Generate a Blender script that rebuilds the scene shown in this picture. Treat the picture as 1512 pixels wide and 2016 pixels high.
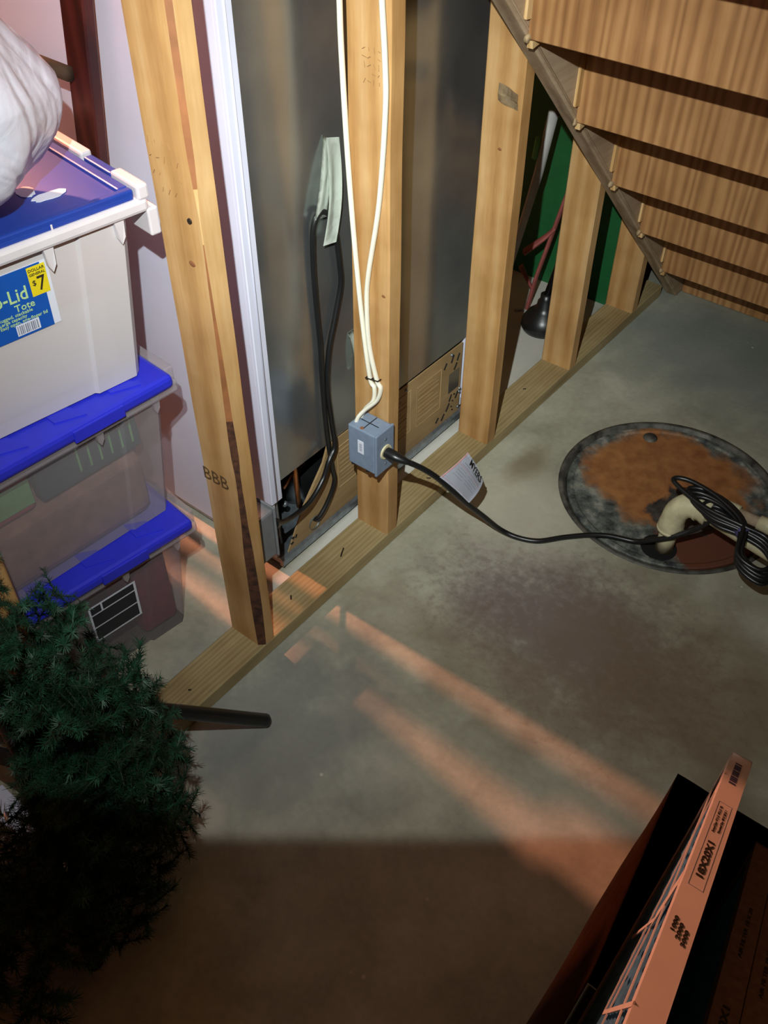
import bpy, bmesh, math, random
from mathutils import Vector, Matrix, noise
random.seed(7)
for o in list(bpy.data.objects): bpy.data.objects.remove(o)
scn = bpy.context.scene
COL = scn.collection

# ------------------------------------------------------------------ camera
cam_d = bpy.data.cameras.new('camera'); cam = bpy.data.objects.new('camera', cam_d); COL.objects.link(cam)
cam_d.lens = 32.976; cam_d.sensor_width = 36; cam_d.clip_start = 0.02
CR = Vector((0.782423, 0.622744, 0.002072)); CD = Vector((0.438631, -0.548734, -0.711684)); CF = Vector((-0.44206, 0.557747, -0.702497))
CAM = Vector((0.92354, -0.77060, 1.58851))
cam.matrix_world = Matrix(((CR.x, -CD.x, -CF.x, CAM.x), (CR.y, -CD.y, -CF.y, CAM.y), (CR.z, -CD.z, -CF.z, CAM.z), (0, 0, 0, 1)))
scn.camera = cam
# ------------------------------------------------------------------ world, exposure
w = bpy.data.worlds.new('world'); scn.world = w; w.use_nodes = True
w.node_tree.nodes['Background'].inputs[0].default_value = (1, 0.42, 0.2, 1)
w.node_tree.nodes['Background'].inputs[1].default_value = 0.0
vs = scn.view_settings; vs.view_transform = 'Standard'; vs.look = 'None'; vs.gamma = 1; vs.use_curve_mapping = False; vs.exposure = 0.0
# ------------------------------------------------------------------ lights
FLASH = CAM - 0.105*CR - 0.235*CD                          # the torch is held above and left of the lens
FLASH_AXIS = CR.cross(Vector((0.412, -0.203, 0)) - FLASH).normalized()   # its housing cuts the beam off below this half space
def spot(name, loc, direction, size, blend, energy, color, radius):
    l = bpy.data.lights.new(name, 'SPOT'); l.energy = energy; l.color = color; l.spot_size = size; l.spot_blend = blend; l.shadow_soft_size = radius
    o = bpy.data.objects.new(name, l); COL.objects.link(o); o.location = loc
    o.rotation_euler = Vector(direction).to_track_quat('-Z', 'Y').to_euler(); o['kind'] = 'helper'; return o
FLASH_W = 205.0; BEAM = Vector((-0.470, 0.700, -0.600)).normalized()   # bell-shaped beam of the torch
fl = spot('flash', FLASH, FLASH_AXIS, math.pi, 0.02, FLASH_W, (0.93, 1.0, 0.98), 0.008)
def beam_profile(l, axis, width):
    l.use_nodes = True; nt = l.node_tree; em = [n for n in nt.nodes if n.type == 'EMISSION'][0]
    g = nt.nodes.new('ShaderNodeNewGeometry'); d = nt.nodes.new('ShaderNodeVectorMath'); d.operation = 'DOT_PRODUCT'; d.inputs[1].default_value = axis
    nt.links.new(g.outputs['Incoming'], d.inputs[0])
    def m(op, a, b):
        n = nt.nodes.new('ShaderNodeMath'); n.operation = op
        for i, v in enumerate((a, b)):
            if hasattr(v, 'is_output'): nt.links.new(v, n.inputs[i])
            else: n.inputs[i].default_value = v
        return n.outputs[0]
    f = m('POWER', math.e, m('MULTIPLY', m('SUBTRACT', d.outputs['Value'], 1.0), 2/width**2))
    nt.links.new(m('ADD', f, 0.085), em.inputs['Strength'])
beam_profile(fl.data, BEAM, 0.36)
LAMP = Vector((-1.15, 0.168, 1.72)); LAMP_W = 150.0
LAMP_C = (1.0, 0.36, 0.20)
FILL_LAMP_W = 1.8  # unseen bulb behind the camera, added as warm ambient fill

# ------------------------------------------------------------------ helpers
def lin(h):
    h = h.lstrip('#'); r = []
    for i in (0, 2, 4):
        c = int(h[i:i+2], 16) / 255; r.append(c / 12.92 if c <= 0.04045 else ((c + 0.055) / 1.055) ** 2.4)
    return (*r, 1)
RM = {}
def root(name, loc, label, cat, rotz=0, group=None, kind=None):
    o = bpy.data.objects.new(name, None); COL.objects.link(o); o.location = loc; o.rotation_euler = (0, 0, rotz); o.empty_display_size = 0.05
    RM[o] = Matrix.Translation(loc) @ Matrix.Rotation(rotz, 4, 'Z')
    if label: o['label'] = label
    if cat: o['category'] = cat
    if group: o['group'] = group
    if kind: o['kind'] = kind
    return o
def build(name, bm, m, parent=None, smooth=False, world=True, label=None, cat=None, kind=None, group=None):
    me = bpy.data.meshes.new(name); bmesh.ops.recalc_face_normals(bm, faces=bm.faces); bm.to_mesh(me); bm.free()
    for mm in (m if isinstance(m, (list, tuple)) else [m]): me.materials.append(mm)
    return link(name, me, parent, smooth, world, label, cat, kind, group)
def link(name, me, parent=None, smooth=False, world=True, label=None, cat=None, kind=None, group=None):
    o = bpy.data.objects.new(name, me); COL.objects.link(o)
    if smooth:
        for p in me.polygons: p.use_smooth = True
    if parent is not None:
        if world: me.transform(RM[parent].inverted())
        o.parent = parent; RM[o] = RM[parent]
    else: RM[o] = Matrix.Identity(4)
    for k, v in (('label', label), ('category', cat), ('kind', kind), ('group', group)):
        if v: o[k] = v
    return o
def nb(): return bmesh.new()
def box(bm, x0, x1, y0, y1, z0, z1, bev=0, M=None, mi=0, seg=1):
    mat = Matrix.Translation(((x0+x1)/2, (y0+y1)/2, (z0+z1)/2)) @ Matrix.Diagonal((abs(x1-x0), abs(y1-y0), abs(z1-z0), 1))
    g = bmesh.ops.create_cube(bm, size=1, matrix=mat); vs_ = g['verts']; fs = {f for v in vs_ for f in v.link_faces}
    if bev:
        r = bmesh.ops.bevel(bm, geom=list({e for v in vs_ for e in v.link_edges}), offset=bev, segments=seg, affect='EDGES', profile=0.5)
        vs_ = {v for f in r['faces'] for v in f.verts}; fs = {f for v in vs_ for f in v.link_faces}
    if M is not None: bmesh.ops.transform(bm, matrix=M, verts=list(vs_))
    for f in fs: f.material_index = mi
    return bm
def cat_rom(pts, n=6, closed=False):
    P = [Vector(p) for p in pts]; out = []; N = len(P)
    rng = range(N if closed else N - 1)
    for i in rng:
        if closed: a, b, c, d = P[i-1], P[i], P[(i+1) % N], P[(i+2) % N]
        else: a, b, c, d = P[max(i-1, 0)], P[i], P[i+1], P[min(i+2, N-1)]
        for k in range(n):
            t = k / n
            out.append(0.5 * ((2*b) + (c-a)*t + (2*a-5*b+4*c-d)*t*t + (-a+3*b-3*c+d)*t**3))
    if not closed: out.append(P[-1])
    return out
def tube(bm, pts, r, seg=8, closed=False, caps=True, flat=1.0, mi=0):
    P = [Vector(p) for p in pts]; N = len(P); rr = r if callable(r) else (lambda t: r)
    t0 = (P[1]-P[0]).normalized(); up = Vector((0, 0, 1)) if abs(t0.z) < 0.9 else Vector((1, 0, 0))
    n = t0.cross(up).normalized(); rings = []
    for i, p in enumerate(P):
        if closed: t = (P[(i+1) % N] - P[i-1]).normalized()
        else: t = (P[min(i+1, N-1)] - P[max(i-1, 0)]).normalized()
        n = (n - t * n.dot(t)).normalized(); b = t.cross(n); R_ = rr(i / max(1, N-1))
        rings.append([bm.verts.new(p + n * math.cos(2*math.pi*k/seg) * R_ + b * math.sin(2*math.pi*k/seg) * R_ * flat) for k in range(seg)])
    for i in range(N if closed else N-1):
        A, Bq = rings[i], rings[(i+1) % N]
        for k in range(seg): bm.faces.new((A[k], A[(k+1) % seg], Bq[(k+1) % seg], Bq[k])).material_index = mi
    if caps and not closed:
        bm.faces.new(rings[0][::-1]).material_index = mi; bm.faces.new(rings[-1]).material_index = mi
    return bm
def lathe(bm, prof, c=(0, 0, 0), seg=32, M=None, mi=0, cap0=False, cap1=False):
    c = Vector(c); rings = []
    for r, z in prof:
        rings.append([bm.verts.new((M @ Vector((r*math.cos(2*math.pi*k/seg), r*math.sin(2*math.pi*k/seg), z)) if M else Vector((r*math.cos(2*math.pi*k/seg), r*math.sin(2*math.pi*k/seg), z))) + c) for k in range(seg)])
    for A, Bq in zip(rings, rings[1:]):
        for k in range(seg): bm.faces.new((A[k], A[(k+1) % seg], Bq[(k+1) % seg], Bq[k])).material_index = mi
    if cap0: bm.faces.new(rings[0]).material_index = mi
    if cap1: bm.faces.new(rings[-1]).material_index = mi
    return bm
def prism(bm, poly, thick, mi=0):           # poly: world points, extruded by vector thick
    t = Vector(thick); a = [bm.verts.new(Vector(p)) for p in poly]; b = [bm.verts.new(Vector(p)+t) for p in poly]; n = len(a)
    bm.faces.new(a).material_index = mi; bm.faces.new(b[::-1]).material_index = mi
    for i in range(n): bm.faces.new((a[i], b[i], b[(i+1) % n], a[(i+1) % n])).material_index = mi
    return bm
def sheet(bm, nu, nv, f, thick=0.0):
    g = [[bm.verts.new(Vector(f(i/nu, j/nv))) for j in range(nv+1)] for i in range(nu+1)]
    for i in range(nu):
        for j in range(nv): bm.faces.new((g[i][j], g[i+1][j], g[i+1][j+1], g[i][j+1]))
    if thick: bmesh.ops.solidify(bm, geom=bm.faces[:], thickness=thick)
    return bm
def lettering(name, s, size, org, xa, ya, m, parent, align='LEFT', ext=0.0002, sx=1.0, bold=0.0):
    c = bpy.data.curves.new(name, 'FONT'); c.body = s; c.size = size; c.align_x = align; c.align_y = 'CENTER'; c.extrude = ext; c.offset = bold*0.35; c.resolution_u = 2
    t = bpy.data.objects.new(name, c); COL.objects.link(t); bpy.context.view_layer.update()
    me = bpy.data.meshes.new_from_object(t.evaluated_get(bpy.context.evaluated_depsgraph_get())); bpy.data.objects.remove(t)
    xa = Vector(xa).normalized(); ya = Vector(ya); ya = (ya - xa*ya.dot(xa)).normalized(); za = xa.cross(ya); org = Vector(org) + za*ext
    M = Matrix(((xa.x*sx, ya.x, za.x, org.x), (xa.y*sx, ya.y, za.y, org.y), (xa.z*sx, ya.z, za.z, org.z), (0, 0, 0, 1)))
    me.transform(M); me.materials.clear(); me.materials.append(m)
    return link(name, me, parent)

# ------------------------------------------------------------------ materials
def newmat(name):
    m = bpy.data.materials.new(name); m.use_nodes = True; nt = m.node_tree; return m, nt, nt.nodes['Principled BSDF']
def N(nt, t, **kw):
    n = nt.nodes.new(t)
    for k, v in kw.items():
        if k.startswith('i_'):
            key = k[2:]; n.inputs[int(key) if key.isdigit() else key].default_value = v
        else: setattr(n, k, v)
    return n
def ramp(nt, fac, stops):
    r = N(nt, 'ShaderNodeValToRGB'); e = r.color_ramp.elements
    while len(e) < len(stops): e.new(0.5)
    for el, (p, c) in zip(e, stops): el.position = p; el.color = c if len(c) == 4 else (*c, 1)
    nt.links.new(fac, r.inputs[0]); return r.outputs[0]
def mixc(nt, a, b, f, mode='MIX'):
    m = N(nt, 'ShaderNodeMix', data_type='RGBA', blend_type=mode)
    for s, v in ((0, f), (6, a), (7, b)):
        if hasattr(v, 'links') or hasattr(v, 'is_output'): nt.links.new(v, m.inputs[s])
        else: m.inputs[s].default_value = v
    return m.outputs[2]
def math_(nt, op, a, b=None, clamp=False):
    m = N(nt, 'ShaderNodeMath', operation=op, use_clamp=clamp)
    for i, v in enumerate((a, b)):
        if v is None: continue
        if hasattr(v, 'is_output'): nt.links.new(v, m.inputs[i])
        else: m.inputs[i].default_value = v
    return m.outputs[0]
def coords(nt, scale=(1, 1, 1), rnd=True):
    tc = N(nt, 'ShaderNodeTexCoord'); v = tc.outputs['Object']
    if rnd:
        oi = N(nt, 'ShaderNodeObjectInfo'); ml = N(nt, 'ShaderNodeMath', operation='MULTIPLY'); ml.inputs[1].default_value = 17.3
        nt.links.new(oi.outputs['Random'], ml.inputs[0]); va = N(nt, 'ShaderNodeVectorMath', operation='ADD')
        nt.links.new(v, va.inputs[0]); nt.links.new(ml.outputs[0], va.inputs[1]); v = va.outputs[0]
    mp = N(nt, 'ShaderNodeMapping'); mp.inputs['Scale'].default_value = scale; nt.links.new(v, mp.inputs[0]); return mp.outputs[0]
def noise_(nt, vec, scale, detail=4, rough=0.55, dist=0.0):
    n = N(nt, 'ShaderNodeTexNoise'); n.inputs['Scale'].default_value = scale; n.inputs['Detail'].default_value = detail
    n.inputs['Roughness'].default_value = rough; n.inputs['Distortion'].default_value = dist; nt.links.new(vec, n.inputs['Vector']); return n.outputs['Fac']
def bump(nt, b, h, strength, dist=0.002):
    n = N(nt, 'ShaderNodeBump'); n.inputs['Strength'].default_value = strength; n.inputs['Distance'].default_value = dist
    nt.links.new(h, n.inputs['Height']); nt.links.new(n.outputs[0], b.inputs['Normal'])
def plain(name, c, rough=0.6, metal=0.0, var=0.08, nscale=25, spec=0.5, bmp=0.15, alpha=None):
    m, nt, b = newmat(name); c = lin(c); v = coords(nt); f = noise_(nt, v, nscale, 5)
    lo = tuple(x*(1-var*1.6) for x in c[:3]); hi = tuple(min(1, x*(1+var*1.6)) for x in c[:3])
    nt.links.new(ramp(nt, f, ((0.3, lo), (0.7, hi))), b.inputs['Base Color'])
    b.inputs['Roughness'].default_value = rough; b.inputs['Metallic'].default_value = metal; b.inputs['Specular IOR Level'].default_value = spec
    if bmp: bump(nt, b, f, bmp)
    return m
def wood(name, dark, mid, light, axis='Z', ring=14, rough=0.62, streak=0.68, spots=0.25, dist=6.0, squeeze=0.07):
    m, nt, b = newmat(name); s = {'X': (squeeze, 1, 1), 'Y': (1, squeeze, 1), 'Z': (1, 1, squeeze)}[axis]
    v = coords(nt, s)
    wv = N(nt, 'ShaderNodeTexWave', wave_type='BANDS', bands_direction={'X': 'Y', 'Y': 'X', 'Z': 'X'}[axis], wave_profile='SIN')
    wv.inputs['Scale'].default_value = ring; wv.inputs['Distortion'].default_value = dist; wv.inputs['Detail'].default_value = 2.5; wv.inputs['Detail Scale'].default_value = 1.2
    nt.links.new(v, wv.inputs['Vector'])
    st = math_(nt, 'ADD', math_(nt, 'MULTIPLY', noise_(nt, v, 200, 3, 0.6), 0.45), math_(nt, 'MULTIPLY', noise_(nt, v, 55, 4, 0.65), 0.55)); big = noise_(nt, coords(nt, (1, 1, 1)), 6, 3)
    f = math_(nt, 'ADD', math_(nt, 'MULTIPLY', wv.outputs['Fac'], 1-streak), math_(nt, 'MULTIPLY', st, streak))
    c = ramp(nt, f, ((0.22, lin(dark)), (0.5, lin(mid)), (0.75, lin(light))))
    dk = ramp(nt, big, ((0.3, (0.72, 0.66, 0.58)), (0.62, (1, 1, 1))))
    c = mixc(nt, c, dk, spots*2 if spots < 0.5 else 1.0, 'MULTIPLY')
    nt.links.new(c, b.inputs['Base Color']); b.inputs['Roughness'].default_value = rough
    bump(nt, b, st, 0.2, 0.0006); return m

M_STUD = wood('stud_wood', '#a97c47', '#c2965e', '#d0aa78', 'Z', ring=6, streak=0.72, spots=0.49, dist=7)
M_PLATE = wood('treated_wood', '#84704a', '#a08d63', '#b09c72', 'Y', ring=30, streak=0.8, spots=0.4)
M_STAIR = wood('riser_plywood', '#8c6038', '#ae7f4e', '#be905e', 'Z', ring=14, streak=0.66, dist=9, squeeze=0.05, spots=0.49)
M_STRINGER = wood('stringer_wood', '#8a7258', '#a89074', '#bba488', 'Y', ring=10, spots=0.4)
M_WEDGE = wood('wedge_wood', '#b08850', '#d4ab72', '#e4c490', 'Z', ring=20)
M_GLUE = plain('dried_glue', '#a88f6c', 0.7, var=0.2, nscale=80, bmp=0.6)
M_BARK = plain('bark', '#4a2a18', 0.9, var=0.5, nscale=60, bmp=0.8)
M_RESIN = plain('resin_streak', '#8a5834', 0.6, var=0.15, nscale=20)
M_INK = plain('black_ink', '#2a2118', 0.8, var=0.05, bmp=0)
M_FADED = plain('faded_stamp', '#5c4224', 0.8, var=0.2, bmp=0)
M_WORN = plain('worn_ink', '#8f6b42', 0.8, var=0.2, bmp=0)
M_NAIL = plain('rusty_nail', '#3a2e26', 0.6, 0.6)
M_WHITE = plain('white_enamel', '#d6d8ea', 0.35, var=0.02, nscale=8, bmp=0.03)
M_GREYMETAL = plain('galvanised', '#8b959c', 0.35, 0.75, var=0.15, nscale=60)
M_BOXMETAL = plain('grey_plastic_box', '#7c8ba0', 0.5, 0.0, var=0.05, nscale=60, bmp=0.08)
M_BLACK = plain('black_rubber', '#161718', 0.35, var=0.1, spec=0.6, bmp=0.05)
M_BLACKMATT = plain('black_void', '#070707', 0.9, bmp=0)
M_CABLE = plain('cable_sheath', '#e6e2cf', 0.45, var=0.03, bmp=0.03)
M_HARDBOARD = wood('hardboard', '#8f7550', '#a88d64', '#b59a70', 'Y', ring=4, streak=0.8, spots=0.35)
M_COPPER = plain('copper', '#c98a5c', 0.3, 0.9, var=0.25)
M_GREENWALL = plain('green_paint', '#0f5a2c', 0.6, var=0.08)
M_CONCWALL = plain('wall_concrete', '#4c4843', 0.9, var=0.2, nscale=6)
M_PVC = plain('dirty_pvc', '#d2c9a4', 0.45, var=0.14, nscale=30)
M_PVC2 = plain('stained_pvc', '#b8a48c', 0.5, var=0.2, nscale=30)
M_TAPE = None
M_RED = plain('red_paint', '#96504a', 0.45, var=0.15)
M_STICK = plain('white_plastic', '#b9b7b2', 0.5, var=0.05)
M_CHERRY = wood('cherry_wood', '#2c0f0d', '#43170f', '#54221a', 'Z', ring=10, rough=0.45)
M_PAPER = plain('white_paper', '#dfe3f0', 0.7, var=0.03, bmp=0.05)
M_PINK = plain('pink_line', '#e09a94', 0.7, var=0.03, bmp=0)
M_CARD = plain('cardboard', '#7d5b42', 0.85, var=0.12, nscale=40)
M_CARDB = plain('cardboard_filter_edge', '#7c5f4c', 0.85, var=0.12, nscale=120)
M_CARDW = plain('white_cardboard', '#e2cfc4', 0.75, var=0.03, bmp=0.03)
M_FILTER = plain('blue_filter_media', '#4f86ac', 0.95, var=0.25, nscale=60, bmp=0.6)
M_BLUELID = plain('blue_lid', '#1c3f9c', 0.4, var=0.04, bmp=0.04)
M_BLUELID2 = plain('bright_blue_lid', '#2b33d2', 0.4, var=0.04, bmp=0.04)
M_MILKRIM = plain('white_plastic_rim', '#d8d4d8', 0.4, var=0.03, bmp=0.03)
M_LABELBLUE = plain('label_blue', '#0f56b4', 0.5, var=0.03, bmp=0)
M_LABELYEL = plain('label_yellow', '#f0da20', 0.5, var=0.03, bmp=0)
M_LABELGREEN = plain('label_green', '#bfe3a0', 0.5, var=0.02, bmp=0)
M_NEEDLE = plain('needle_green', '#1d4630', 0.55, var=0.6, nscale=30, bmp=0)
M_STEM = plain('wire_stem', '#3a2a18', 0.8, var=0.2)
M_TWIG = plain('green_twig', '#1c2c1c', 0.8, var=0.3)
M_BOOK = plain('dark_green_book', '#22474a', 0.6, var=0.1)
M_MAROON = plain('maroon_cloth', '#6c1a30', 0.9, var=0.2, nscale=40)
M_TANCLOTH = plain('tan_cloth', '#8d6a58', 0.9, var=0.2)
M_PINKCLOTH = plain('pink_cloth', '#a83850', 0.9, var=0.15)
M_GREENPAPER = plain('green_paper', '#6fae6a', 0.8, var=0.1)
M_PURPLE = plain('purple_tie', '#4a4670', 0.5)
M_IVORY = plain('ivory_plastic', '#d8cda4', 0.45, var=0.03)
M_BARCODE = plain('barcode_grey', '#8a8fa0', 0.6, bmp=0)
M_BOARD = wood('whitewashed_board', '#8e8c88', '#b0aea9', '#c6c4bf', 'X', ring=16, streak=0.7)

def frosted(name, c, mixv, crease=0):
    m, nt, b = newmat(name); b.inputs['Base Color'].default_value = lin(c); b.inputs['Roughness'].default_value = 0.35
    tr = N(nt, 'ShaderNodeBsdfTransparent'); tr.inputs[0].default_value = (0.9, 0.88, 0.9, 1)
    v = coords(nt); f = noise_(nt, v, 4, 2); fm = math_(nt, 'ADD', math_(nt, 'MULTIPLY', f, 0.12), mixv-0.06)
    if crease: bump(nt, b, math_(nt, 'ADD', noise_(nt, v, 6, 2, 0.5, 2.0), math_(nt, 'MULTIPLY', noise_(nt, v, 24, 3, 0.5, 1.0), 0.2)), crease, 0.03)
    mx = N(nt, 'ShaderNodeMixShader'); nt.links.new(fm, mx.inputs[0]); nt.links.new(b.outputs[0], mx.inputs[1]); nt.links.new(tr.outputs[0], mx.inputs[2])
    nt.links.new(mx.outputs[0], nt.nodes['Material Output'].inputs[0]); return m
M_FROST = frosted('frosted_plastic', '#c4bcc0', 0.66)
M_MILK = frosted('milky_plastic', '#e0dada', 0.20)
M_FROST2 = frosted('clear_frosted_plastic', '#c0b8c0', 0.78)
M_TAPE = frosted('masking_tape', '#dfe8dc', 0.12, 0.3)
M_BAG = frosted('thin_white_plastic', '#d2d4e2', 0.06, 0.32)

def back_metal():
    m, nt, b = newmat('dark_sheet_metal'); v = coords(nt, (1, 1, 1), False)
    sp = noise_(nt, v, 220, 2, 0.7); bl = noise_(nt, v, 5, 4)
    c = ramp(nt, bl, ((0.3, lin('#85888a')), (0.75, lin('#a6a9a8'))))
    spk = ramp(nt, sp, ((0.70, (0, 0, 0)), (0.76, (1, 1, 1))))
    c = mixc(nt, c, lin('#b8bcb8'), math_(nt, 'MULTIPLY', spk, 0.6))
    nt.links.new(c, b.inputs['Base Color']); b.inputs['Metallic'].default_value = 0.82
    nt.links.new(ramp(nt, bl, ((0.2, (0.17,)*3), (0.8, (0.30,)*3))), b.inputs['Roughness'])
    wv = noise_(nt, coords(nt, (1, 5.0, 0.9), False), 1.3, 1.5, 0.4); bump(nt, b, wv, 0.35, 0.02); return m
M_BACK = back_metal()

def floor_mat():
    m, nt, b = newmat('concrete_floor'); v = coords(nt, (1, 1, 1), False)
    big = noise_(nt, v, 2.2, 5, 0.6); med = noise_(nt, v, 9, 6, 0.6, 0.6); fine = noise_(nt, v, 70, 5, 0.65)
    c = ramp(nt, big, ((0.28, lin('#8c8a78')), (0.5, lin('#aeac9a')), (0.72, lin('#c0beae'))))
    c = mixc(nt, c, ramp(nt, med, ((0.35, (0.78, 0.76, 0.72)), (0.65, (1.05, 1.05, 1.02)))), 0.7, 'MULTIPLY')
    c = mixc(nt, c, ramp(nt, fine, ((0.3, (0.88,)*3), (0.7, (1.06,)*3))), 0.8, 'MULTIPLY')
    def blob(cx, cy, rx, ry, soft, warp=0.25, nsc=9):
        sep = N(nt, 'ShaderNodeSeparateXYZ'); nt.links.new(v, sep.inputs[0])
        dx = math_(nt, 'DIVIDE', math_(nt, 'SUBTRACT', sep.outputs[0], cx), rx); dy = math_(nt, 'DIVIDE', math_(nt, 'SUBTRACT', sep.outputs[1], cy), ry)
        d = math_(nt, 'SQRT', math_(nt, 'ADD', math_(nt, 'MULTIPLY', dx, dx), math_(nt, 'MULTIPLY', dy, dy)))
        nn = noise_(nt, v, nsc, 6, 0.65); d = math_(nt, 'ADD', d, math_(nt, 'MULTIPLY', math_(nt, 'SUBTRACT', nn, 0.5), warp*6))
        mr = N(nt, 'ShaderNodeMapRange'); mr.inputs['From Min'].default_value = 1+soft; mr.inputs['From Max'].default_value = 1-soft; nt.links.new(d, mr.inputs[0]); return mr.outputs[0]
    def lay(c, col, mask, k): return mixc(nt, c, lin(col), math_(nt, 'MULTIPLY', mask, k))
    c = lay(c, '#8c7f82', blob(0.46, 0.46, 0.26, 0.16, 0.45, 0.3), 0.7)         # purple brown damp stain
    c = lay(c, '#5c4a44', blob(0.47, 0.45, 0.25, 0.16, 0.5, 0.6, 48), 0.5)
    c = lay(c, '#7c6648', blob(0.75, 0.46, 0.30, 0.2, 0.6, 0.3), 0.6)            # brown damp patch towards the stairs
    c = lay(c, '#80705a', blob(0.45, 0.27, 0.35, 0.09, 0.5, 0.3), 0.5)
    c = lay(c, '#767c7e', blob(0.12, -0.12, 0.22, 0.22, 0.5, 0.25), 0.6)         # bluish grey patch by the sill
    c = lay(c, '#d0c4b4', blob(0.135, -0.33, 0.07, 0.05, 0.25, 0.3), 0.5)        # pale scraped patch
    c = lay(c, '#7e8884', blob(0.3, 1.62, 0.45, 0.25, 0.5, 0.2), 0.7)
    c = lay(c, '#cfc8b6', blob(0.19, 0.70, 0.13, 0.12, 0.5, 0.3), 0.55)          # pale mineral crust by the pit
    c = lay(c, '#7c6a48', blob(0.10, 0.86, 0.035, 0.075, 0.5, 0.3), 0.6)
    c = lay(c, '#cbc8c0', blob(-0.45, 1.2, 0.36, 0.8, 0.12, 0.05), 0.75)           # cleaner slab behind the studs
    c = lay(c, '#dcdad2', blob(-0.115, 0.55, 0.028, 0.36, 0.3, 0.12), 0.85)
    vo = N(nt, 'ShaderNodeTexVoronoi', feature='F1'); vo.inputs['Scale'].default_value = 16; nt.links.new(v, vo.inputs['Vector'])
    sp = ramp(nt, vo.outputs['Distance'], ((0.03, (1,)*3), (0.07, (0,)*3))); spm = math_(nt, 'MULTIPLY', sp, ramp(nt, noise_(nt, v, 5, 2), ((0.55, (0,)*3), (0.62, (1,)*3))))
    c = mixc(nt, c, lin('#d6d2c4'), math_(nt, 'MULTIPLY', spm, 0.8))
    nt.links.new(c, b.inputs['Base Color']); b.inputs['Roughness'].default_value = 0.62; b.inputs['Specular IOR Level'].default_value = 0.35
    bump(nt, b, math_(nt, 'ADD', fine, med), 0.25, 0.002); return m
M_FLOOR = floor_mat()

def rust_mat():
    m, nt, b = newmat('rusty_lid'); v = coords(nt, (1, 1, 1), False)
    sep = N(nt, 'ShaderNodeSeparateXYZ'); nt.links.new(v, sep.inputs[0])
    def d(cx, cy, rx, ry, wsc, wk):
        a = math_(nt, 'DIVIDE', math_(nt, 'SUBTRACT', sep.outputs[0], cx), rx); e = math_(nt, 'DIVIDE', math_(nt, 'SUBTRACT', sep.outputs[1], cy), ry)
        q = math_(nt, 'SQRT', math_(nt, 'ADD', math_(nt, 'MULTIPLY', a, a), math_(nt, 'MULTIPLY', e, e)))
        return math_(nt, 'ADD', q, math_(nt, 'MULTIPLY', math_(nt, 'SUBTRACT', noise_(nt, v, wsc, 6, 0.65), 0.5), wk))
    rust = ramp(nt, d(-0.02, 0.045, 0.225, 0.195, 7, 0.9), ((0.82, (1,)*3), (0.98, (0,)*3)))
    rust2 = ramp(nt, d(0.18, -0.12, 0.15, 0.10, 11, 1.0), ((0.8, (1,)*3), (0.98, (0,)*3)))
    dirt = ramp(nt, d(0.06, -0.04, 0.09, 0.10, 16, 1.4), ((0.75, (1,)*3), (0.92, (0,)*3)))
    base = ramp(nt, noise_(nt, v, 22, 6, 0.7), ((0.36, lin('#2c3032')), (0.52, lin('#636862')), (0.66, lin('#9a988c'))))
    rc = ramp(nt, noise_(nt, v, 30, 5), ((0.3, lin('#8a5630')), (0.7, lin('#b07845'))))
    c = mixc(nt, base, rc, rust); c = mixc(nt, c, lin('#6a3d2c'), rust2)
    c = mixc(nt, c, ramp(nt, noise_(nt, v, 45, 5), ((0.3, lin('#262120')), (0.7, lin('#57504a')))), dirt)
    nt.links.new(c, b.inputs['Base Color']); b.inputs['Roughness'].default_value = 0.7; b.inputs['Metallic'].default_value = 0.1
    bump(nt, b, noise_(nt, v, 60, 5), 0.4, 0.002); return m
M_RUST = rust_mat()
M_RING = plain('black_iron_ring', '#55534c', 0.6, 0.3, var=0.5, nscale=30, bmp=0.5)

# ================================================================== SETTING
ST = 0.038; SW = 0.089; SP = 0.4064
PIT = Vector((0.430, 0.985)); PR = 0.272
def make_floor():
    bm = nb(); X0, X1, Y0, Y1 = -2.6, 1.45, -2.2, 2.15; n = 72
    inner, outer = [], []
    for k in range(n):
        a = 2*math.pi*k/n; c, s = math.cos(a), math.sin(a)
        inner.append(bm.verts.new((PIT.x+PR*c, PIT.y+PR*s, 0)))
        t = min(((X1 if c > 0 else X0)-PIT.x)/c if abs(c) > 1e-6 else 1e9, ((Y1 if s > 0 else Y0)-PIT.y)/s if abs(s) > 1e-6 else 1e9)
        outer.append(bm.verts.new((PIT.x+t*c, PIT.y+t*s, 0)))
    lows = [bm.verts.new((v.co.x, v.co.y, -0.06)) for v in inner]
    for k in range(n):
        j = (k+1) % n; bm.faces.new((inner[k], outer[k], outer[j], inner[j])); bm.faces.new((lows[k], inner[k], inner[j], lows[j]))
    for cx, cy in ((X0, Y0), (X1, Y0), (X1, Y1), (X0, Y1)):
        o2 = sorted(outer, key=lambda v: (v.co.x-cx)**2+(v.co.y-cy)**2)
        on = sorted([v for v in outer if abs(v.co.x-cx) < 1e-5], key=lambda v: abs(v.co.y-cy)); om = sorted([v for v in outer if abs(v.co.y-cy) < 1e-5], key=lambda v: abs(v.co.x-cx))
        if on and om and on[0] != om[0]: bm.faces.new((bm.verts.new((cx, cy, 0)), on[0], om[0]))
    bm.faces.new(lows)
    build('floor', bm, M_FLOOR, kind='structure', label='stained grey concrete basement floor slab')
make_floor()
def wallbox(name, dims, m, label):
    bm = nb(); box(bm, *dims); build(name, bm, m, kind='structure', label=label)
wallbox('wall_far', (-2.6, -0.10, 1.635, 1.70, 0, 2.44), M_GREENWALL, 'dark green painted wall beyond the open studs')
wallbox('wall_end', (-0.10, 1.45, 2.1, 2.15, 0, 2.44), M_CONCWALL, 'concrete end wall under the stair foot')
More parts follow.
